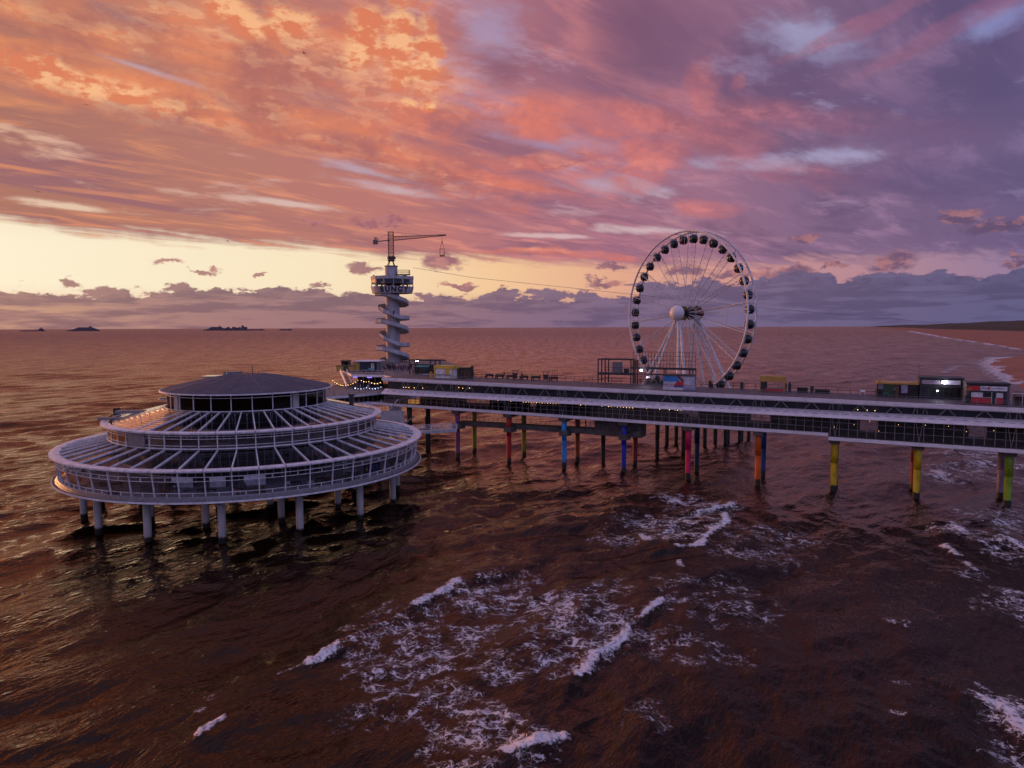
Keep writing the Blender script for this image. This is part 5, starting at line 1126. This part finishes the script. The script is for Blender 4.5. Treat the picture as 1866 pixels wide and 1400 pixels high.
part('front_panel', MB().box(.7, 2.35, -.03, .3, 1.05, 1.85), M['white'], rk); part('front_panel', MB().box(4.25, 5.2, -.03, .3, 1.05, 1.85), M['white'], rk)
part('red_panel', MB().box(.7, 3.55, -.05, .3, .05, 1.0), M['red'], rk); part('red_panel', MB().box(4.25, 5.2, -.05, .3, .05, 1.0), M['red'], rk)
part('serving_hatch', MB().box(2.4, 3.5, .0, .3, 1.1, 1.8), M['black'], rk); part('hatch_shelf', MB().box(2.3, 3.6, -.25, .0, 1.0, 1.06), M['white'], rk)
part('door', MB().box(3.65, 4.15, .05, .3, .05, 1.85), mat('door_teal', (.005, .03, .05), .3), rk); part('door_post', MB().box(3.57, 3.64, -.1, .0, 0, 1.95).box(4.17, 4.24, -.1, .0, 0, 1.0), M['white'], rk)
part('lintel', MB().box(.4, 5.6, -.05, .3, 1.88, 2.15), mat('lintel_teal', (.03, .05, .06), .5), rk)
part('bin', MB().box(-.1, .45, -.2, .2, 0, 1.3), M['black'], rk)
tg = thing('terrace_screen', 'glass wind screen with pale top rail right of the red kiosk', 'screen', up(52.4, 3.0), PA)
part('top_rail', MB().box(0, 10, -.05, .05, 1.9, 2.0), M['fascia'], tg)
for i in range(7): part('screen_pane', MB().box(i*1.45, i*1.45+1.4, -.02, .02, .1, 1.9), M['glass'], tg); part('post', MB().box(i*1.45-.05, i*1.45+.05, -.06, .06, 0, 1.9), M['steel'], tg)
part('hedge', MB().box(.6, 2.4, .6, 1.2, 0, 1.4), M['wood'], tg)
# loose things along the far rail
def item(nm, s_, b_, boxes, m_, label, cat):
    q_ = MB()
    for a in boxes: q_.box(*a)
    o_ = place(nm, q_.mesh(nm, M[m_]), None, up(s_, b_), (0, 0, PA)); tag(o_, label, cat); return o_
bench_b = [(0, 2.2, 0, .5, .4, .48), (0, 2.2, .45, .52, .48, .95), (.1, .2, 0, .5, 0, .4), (2.0, 2.1, 0, .5, 0, .4)]
for s_, lb in ((-50.5, 'just right of the black pillar'), (-47.8, 'second right of the black pillar'), (-44.8, 'left of the first small table shelter'), (-41.4, 'between the two small table shelters'), (-38.4, 'left of the man in the yellow vest'), (-34, 'right of the man in the yellow vest')):
    item('bench', s_, 10.3, bench_b+[(.2, 1.9, -.9, -.3, .68, .74), (.9, 1.1, -.7, -.5, 0, .68)], 'dark', 'dark bench and table on the upper deck, '+lb, 'bench')
for s_, lb in ((-43.4, 'left'), (-35.6, 'right')):
    item('table_shelter', s_, 10.6, [(0, 1.6, -.3, .9, 1.9, 2.0), (.2, .3, 0, .1, 0, 1.9), (1.3, 1.4, 0, .1, 0, 1.9), (.3, 1.3, 0, .3, .2, 1.4)], 'dark', 'small dark roofed stand at the far rail, the %s one of two' % lb, 'stand')
tx = thing('red_scaffold', 'thin red tubular gate frame at the far rail of the deck', 'frame', up(-33.2, 10.6), PA)
for x in (0, .6, 1.2): part('upright', MB().box(x, x+.06, 0, .06, 0, 2.4), mat('rust_tube', (.28, .06, .04), .6) if x == 0 else bpy.data.materials['rust_tube'], tx)
part('bar', MB().box(0, 1.26, 0, .06, 2.3, 2.36).box(0, 1.26, 0, .06, 1.2, 1.26), bpy.data.materials['rust_tube'], tx)
item('planter', 17.2, 9.6, [(0, .5, 0, .5, 0, 1.5), (.1, .4, .1, .4, 1.5, 1.9)], 'dark', 'slim dark planter just right of the ochre canopy', 'planter')
item('crate', 18.8, 9.6, [(0, 1.9, 0, .8, .1, .9), (0, 1.9, 0, .8, 0, .1)], 'black', 'black crate near the far rail between the ochre canopy and the dark shed', 'crate')
item('crate', 22.0, 9.4, [(0, 2.6, 0, .8, 0, .6), (.1, 2.5, .1, .7, .6, .66)], 'black', 'long low black crate left of the dark shed', 'crate')
item('bin', 21.2, 9.4, [(0, .5, 0, .5, 0, 1.2), (-.05, .55, -.05, .55, 1.2, 1.3)], 'dark', 'upright dark bin between the two black crates', 'bin')
item('white_table', 29.8, 8.3, [(0, .9, 0, .6, .7, .78), (.05, .12, .05, .12, 0, .7), (.78, .85, .05, .12, 0, .7), (.05, .85, .3, .36, .78, 1.05)], 'white', 'small white table left of the dark shed', 'table')
item('green_table', 33.6, 6.9, [(0, 1.0, 0, .6, .65, .78), (.05, .12, .05, .12, 0, .65), (.9, .97, .05, .12, 0, .65)], 'teal', 'small teal table in front of the dark shed', 'table')
item('bollard', 1.8, 10.2, [(0, .5, 0, .5, 0, 1.5), (.5, .9, .1, .4, 0, .9)], 'dark', 'dark machine beside the foot of the ferris wheel', 'machine')
item('bollard', 8.1, 9.8, [(0, .6, 0, .5, 0, 1.3), (.1, .5, .1, .4, 1.3, 1.5)], 'dark', 'squat dark machine left of the ochre canopy', 'machine')

# ------------------------------------------------------------------ people
def person_mesh(seed, top, bottom, hair=(.03, .02, .015), arms='down', stride=.12):
    J = [((0, 0, .95), .15), ((0, 0, 1.15), .145), ((0, 0, 1.38), .17), ((0, 0, 1.50), .07), ((0, -.01, 1.62), .10), ((0, 0, 1.74), .085)]
    E_ = [(0, 1), (1, 2), (2, 3), (3, 4), (4, 5)]
    for sx in (-1, 1):
        i = len(J); J += [((sx*.10, 0, .90), .105), ((sx*.11, sx*stride*.4, .50), .07), ((sx*.12, sx*stride, .09), .05), ((sx*.13, sx*stride-.14, .04), .04)]; E_ += [(0, i), (i, i+1), (i+1, i+2), (i+2, i+3)]
        i = len(J); hz_ = .80 if arms == 'down' else 1.2; hy = -.05 if arms == 'down' else -.32
        J += [((sx*.20, 0, 1.40), .065), ((sx*.26, .02, 1.12), .045), ((sx*.25, hy, hz_), .035)]; E_ += [(2, i), (i, i+1), (i+1, i+2)]
    me_ = bpy.data.meshes.new('body'); me_.from_pydata([j[0] for j in J], E_, [])
    o_ = bpy.data.objects.new('tmp_person', me_); COL.objects.link(o_)
    md = o_.modifiers.new('s', 'SKIN'); 
    for v_, j in zip(me_.skin_vertices[0].data, J): v_.radius = (j[1], j[1])
    me_.skin_vertices[0].data[0].use_root = True
    sd_ = o_.modifiers.new('d', 'SUBSURF'); sd_.levels = 1; sd_.render_levels = 1
    dg = bpy.context.evaluated_depsgraph_get(); dg.update(); res = bpy.data.meshes.new_from_object(o_.evaluated_get(dg)); bpy.data.objects.remove(o_)
    res.name = 'person'; res.materials.clear()
    for m_ in (bottom, top, M['skin'], bpy.data.materials.get('hair') or mat('hair', hair, .8)): res.materials.append(m_)
    for p in res.polygons:
        c = p.center; p.material_index = 0 if c.z < .93 else 1 if c.z < 1.5 else 3 if (c.z > 1.70 or c.y > .03) else 2
        if 1 <= p.material_index <= 1 and abs(c.x) > .2 and c.z < .86: p.material_index = 2
        p.use_smooth = True
    return res
cloth = {n_: mat(n_+'_cloth', c, .85) for n_, c in dict(black=(.015, .015, .018), maroon=(.16, .03, .03), grey=(.12, .12, .13), blue=(.03, .06, .20), white=(.45, .44, .46), tan=(.22, .15, .10), lime=(.45, .62, .06), red=(.35, .03, .03)).items()}
PM = {}
for n_, top, bot_, arms, strd in (('black coat', 'black', 'black', 'down', .05), ('maroon jacket', 'maroon', 'black', 'fwd', .08), ('grey sweater', 'grey', 'blue', 'down', .18), ('blue jacket', 'blue', 'black', 'fwd', .03), ('white top', 'white', 'grey', 'down', .12), ('tan coat', 'tan', 'black', 'down', .10), ('red top', 'red', 'blue', 'fwd', .06), ('lime vest', 'lime', 'black', 'fwd', .10)):
    PM[n_] = person_mesh(0, cloth[top], cloth[bot_], arms=arms, stride=strd)
def person(kind, pos, rz, label, group=None, sc=1.0):
    o_ = place('person', PM[kind], None, pos, (0, 0, rz), (sc,)*3); tag(o_, label, 'person', group); return o_
kinds = ['black coat', 'maroon jacket', 'grey sweater', 'blue jacket', 'tan coat', 'red top', 'black coat', 'maroon jacket', 'white top']
rp = random.Random(21)
for i in range(30):
    px_ = 701+i*1.7+rp.uniform(-1, 1); yy_ = rp.uniform(671.5, 677.5); p = at(px_, yy_, 18.07); k_ = rp.choice(kinds)
    person(k_, p, rp.uniform(-3, 3), '%s person in a %s, %s of the crowd below the tower' % ('back-row' if yy_ < 673.5 else 'front-row' if yy_ > 675.5 else 'middle-row', k_, ('left end', 'left part', 'middle', 'right part', 'right end')[i//6]), 'crowd below the tower', rp.uniform(.92, 1.06))
for i in range(20):
    px_ = 640+i*2.75+rp.uniform(-1, 1); yy_ = rp.uniform(703.5, 712); p = at(px_, yy_, 14.32); k_ = rp.choice(kinds)
    person(k_, p, rp.uniform(-3, 3), '%s person in a %s, %s of the string lit party crowd' % ('back-row' if yy_ < 707.5 else 'front-row', k_, ('left end', 'left part', 'right part', 'right end')[i//5]), 'party crowd on the lower terrace', rp.uniform(.92, 1.06))
person('black coat', at(600, 711, 14.32), .4, 'person in dark clothes at the left end of the lower terrace railing')
person('lime vest', up(-37.9, 9.6), .3, 'person in a bright yellow safety vest standing by the far rail of the deck')
person('black coat', up(-45.6, 11.0), 1.2, 'person in black by the far rail, left of the yellow vested man')
person('maroon jacket', up(-41.0, 11.0), 2.2, 'person in a maroon jacket by the far rail just left of the right stand')
person('grey sweater', up(-55.0, 10.5), 2.6, 'person in a grey sweater by the far rail behind the brown shed')
person('blue jacket', up(16.7, 10.6), .9, 'person in a blue jacket walking just right of the ochre canopy')
person('black coat', up(35.4, 6.3), .9, 'person in a black coat by the door of the dark shed')
person('black coat', pw(-22.3, 3, 8.7), 1.0, 'person in black standing on the service walkway below the deck')
person('black coat', BT+Vector((-4.4, -2.2, 36.4)), .5, 'person in black climbing the upper left turn of the tower stair')
person('black coat', BT+Vector((1.2, -5.2, 34.3)), .5, 'person in black on the front of the tower stair above the middle')

# ------------------------------------------------------------------ ships on the horizon
def ship(px0, px1, kind, label, Y=9500):
    a, c = atY(px0, 600, Y), atY(px1, 600, Y); L_ = c.x-a.x; k = L_/100.
    t = thing('ship', label, 'ship', (a.x, Y, 0))
    H_ = 10.5
    part('hull', MB().hexa([(L_*.02, -14, 0), (L_*.97, -14, 0), (L_*.97, 14, 0), (L_*.02, 14, 0), (0, -16, H_), (L_, -16, H_+3), (L_, 16, H_+3), (0, 16, H_)]), M['ship'], t)
    if kind == 'tanker':
        part('bridge', MB().box(L_*.76, L_*.95, -12, 12, H_, H_+16).box(L_*.80, L_*.92, -9, 9, H_+16, H_+26), M['ship'], t); part('funnel', MB().box(L_*.85, L_*.885, -4, 4, H_+26, H_+40), M['ship'], t)
        part('mast', MB().box(L_*.3, L_*.315, -2, 2, H_, H_+12), M['ship'], t)
    elif kind == 'cruise':
        for i, (x0, x1) in enumerate(((.12, .98), (.18, .95), (.25, .90), (.3, .85), (.35, .8))): part('deckhouse', MB().box(L_*x0, L_*x1, -14+i, 14-i, H_+i*8, H_+8+i*8), M['ship'], t)
        part('funnel', MB().hexa([(L_*.68, -4, 50), (L_*.76, -4, 50), (L_*.76, 4, 50), (L_*.68, 4, 50), (L_*.71, -4, 66), (L_*.75, -4, 66), (L_*.75, 4, 66), (L_*.71, 4, 66)]), M['ship'], t)
    elif kind == 'container':
        rr_ = random.Random(int(px0))
        for i in range(14): part('container_stack', MB().box(L_*(.08+i*.058), L_*(.08+i*.058+.054), -13, 13, H_, H_+rr_.choice((22, 30, 36, 40))), M['ship'], t)
        part('bridge', MB().box(L_*.70, L_*.76, -14, 14, H_, H_+58), M['ship'], t)
    else:
        part('deckhouse', MB().box(L_*.7, L_*.9, -9, 9, H_, H_+10), M['ship'], t); part('mast', MB().box(L_*.2, L_*.22, -2, 2, H_, H_+10), M['ship'], t)
        part('cargo', MB().box(L_*.1, L_*.6, -10, 10, H_, H_+6), M['ship'], t)
ship(37, 81, 'tanker', 'low dark tanker with its bridge at the right end, leftmost ship on the horizon')
ship(121, 181, 'cruise', 'dark cruise ship with stacked decks, second ship from the left')
ship(371, 412, 'cruise', 'smaller grey ship touching the left end of the big container ship', 9800)
ship(405, 456, 'container', 'big dark container ship in the middle of the left horizon')
ship(452, 482, 'small', 'low dark ship close to the right end of the container ship', 9900)
ship(509, 532, 'small', 'small faint ship alone on the horizon, rightmost of the ships')
# gulls
def gull(px, py, dist, sc, roll, label):
    p = ray(px, py)*dist+Vector((0, 0, CAMZ)); t = thing('gull', label, 'bird', p, rnd.uniform(-1, 1))
    part('body', MB().tube((-.22, 0, 0), (.0, 0, .02), .03, .07, 8).tube((.0, 0, .02), (.22, 0, .03), .07, .02, 8), M['bird'], t)
    for sy in (-1, 1):
        part('wing', MB().hexa([(-.06, 0, .03), (.09, 0, .03), (.09, sy*.3, .14+.04*roll*sy), (-.05, sy*.3, .14+.04*roll*sy), (-.06, 0, .05), (.09, 0, .05), (.09, sy*.3, .16+.04*roll*sy), (-.05, sy*.3, .16+.04*roll*sy)])
             .hexa([(-.05, sy*.3, .14), (.09, sy*.3, .14), (-.04, sy*.72, .05+.1*roll*sy), (-.07, sy*.72, .05+.1*roll*sy), (-.05, sy*.3, .16), (.09, sy*.3, .16), (-.04, sy*.72, .06+.1*roll*sy), (-.07, sy*.72, .06+.1*roll*sy)]), M['bird'], t)
    t.scale = (sc,)*3
for a in ((554, 97, 140, 'gull gliding high in front of the orange clouds, the highest bird'), (158, 192, 170, 'gull below the orange cloud band at the far left'), (69, 350, 190, 'gull at the left edge of the sky, low over the bright strip'),
          (415, 440, 170, 'gull gliding over the bright yellow strip of sky'), (709, 350, 260, 'tiny gull above the crane')): gull(a[0], a[1], a[2], 1.0, rnd.uniform(-1, 1), a[3])
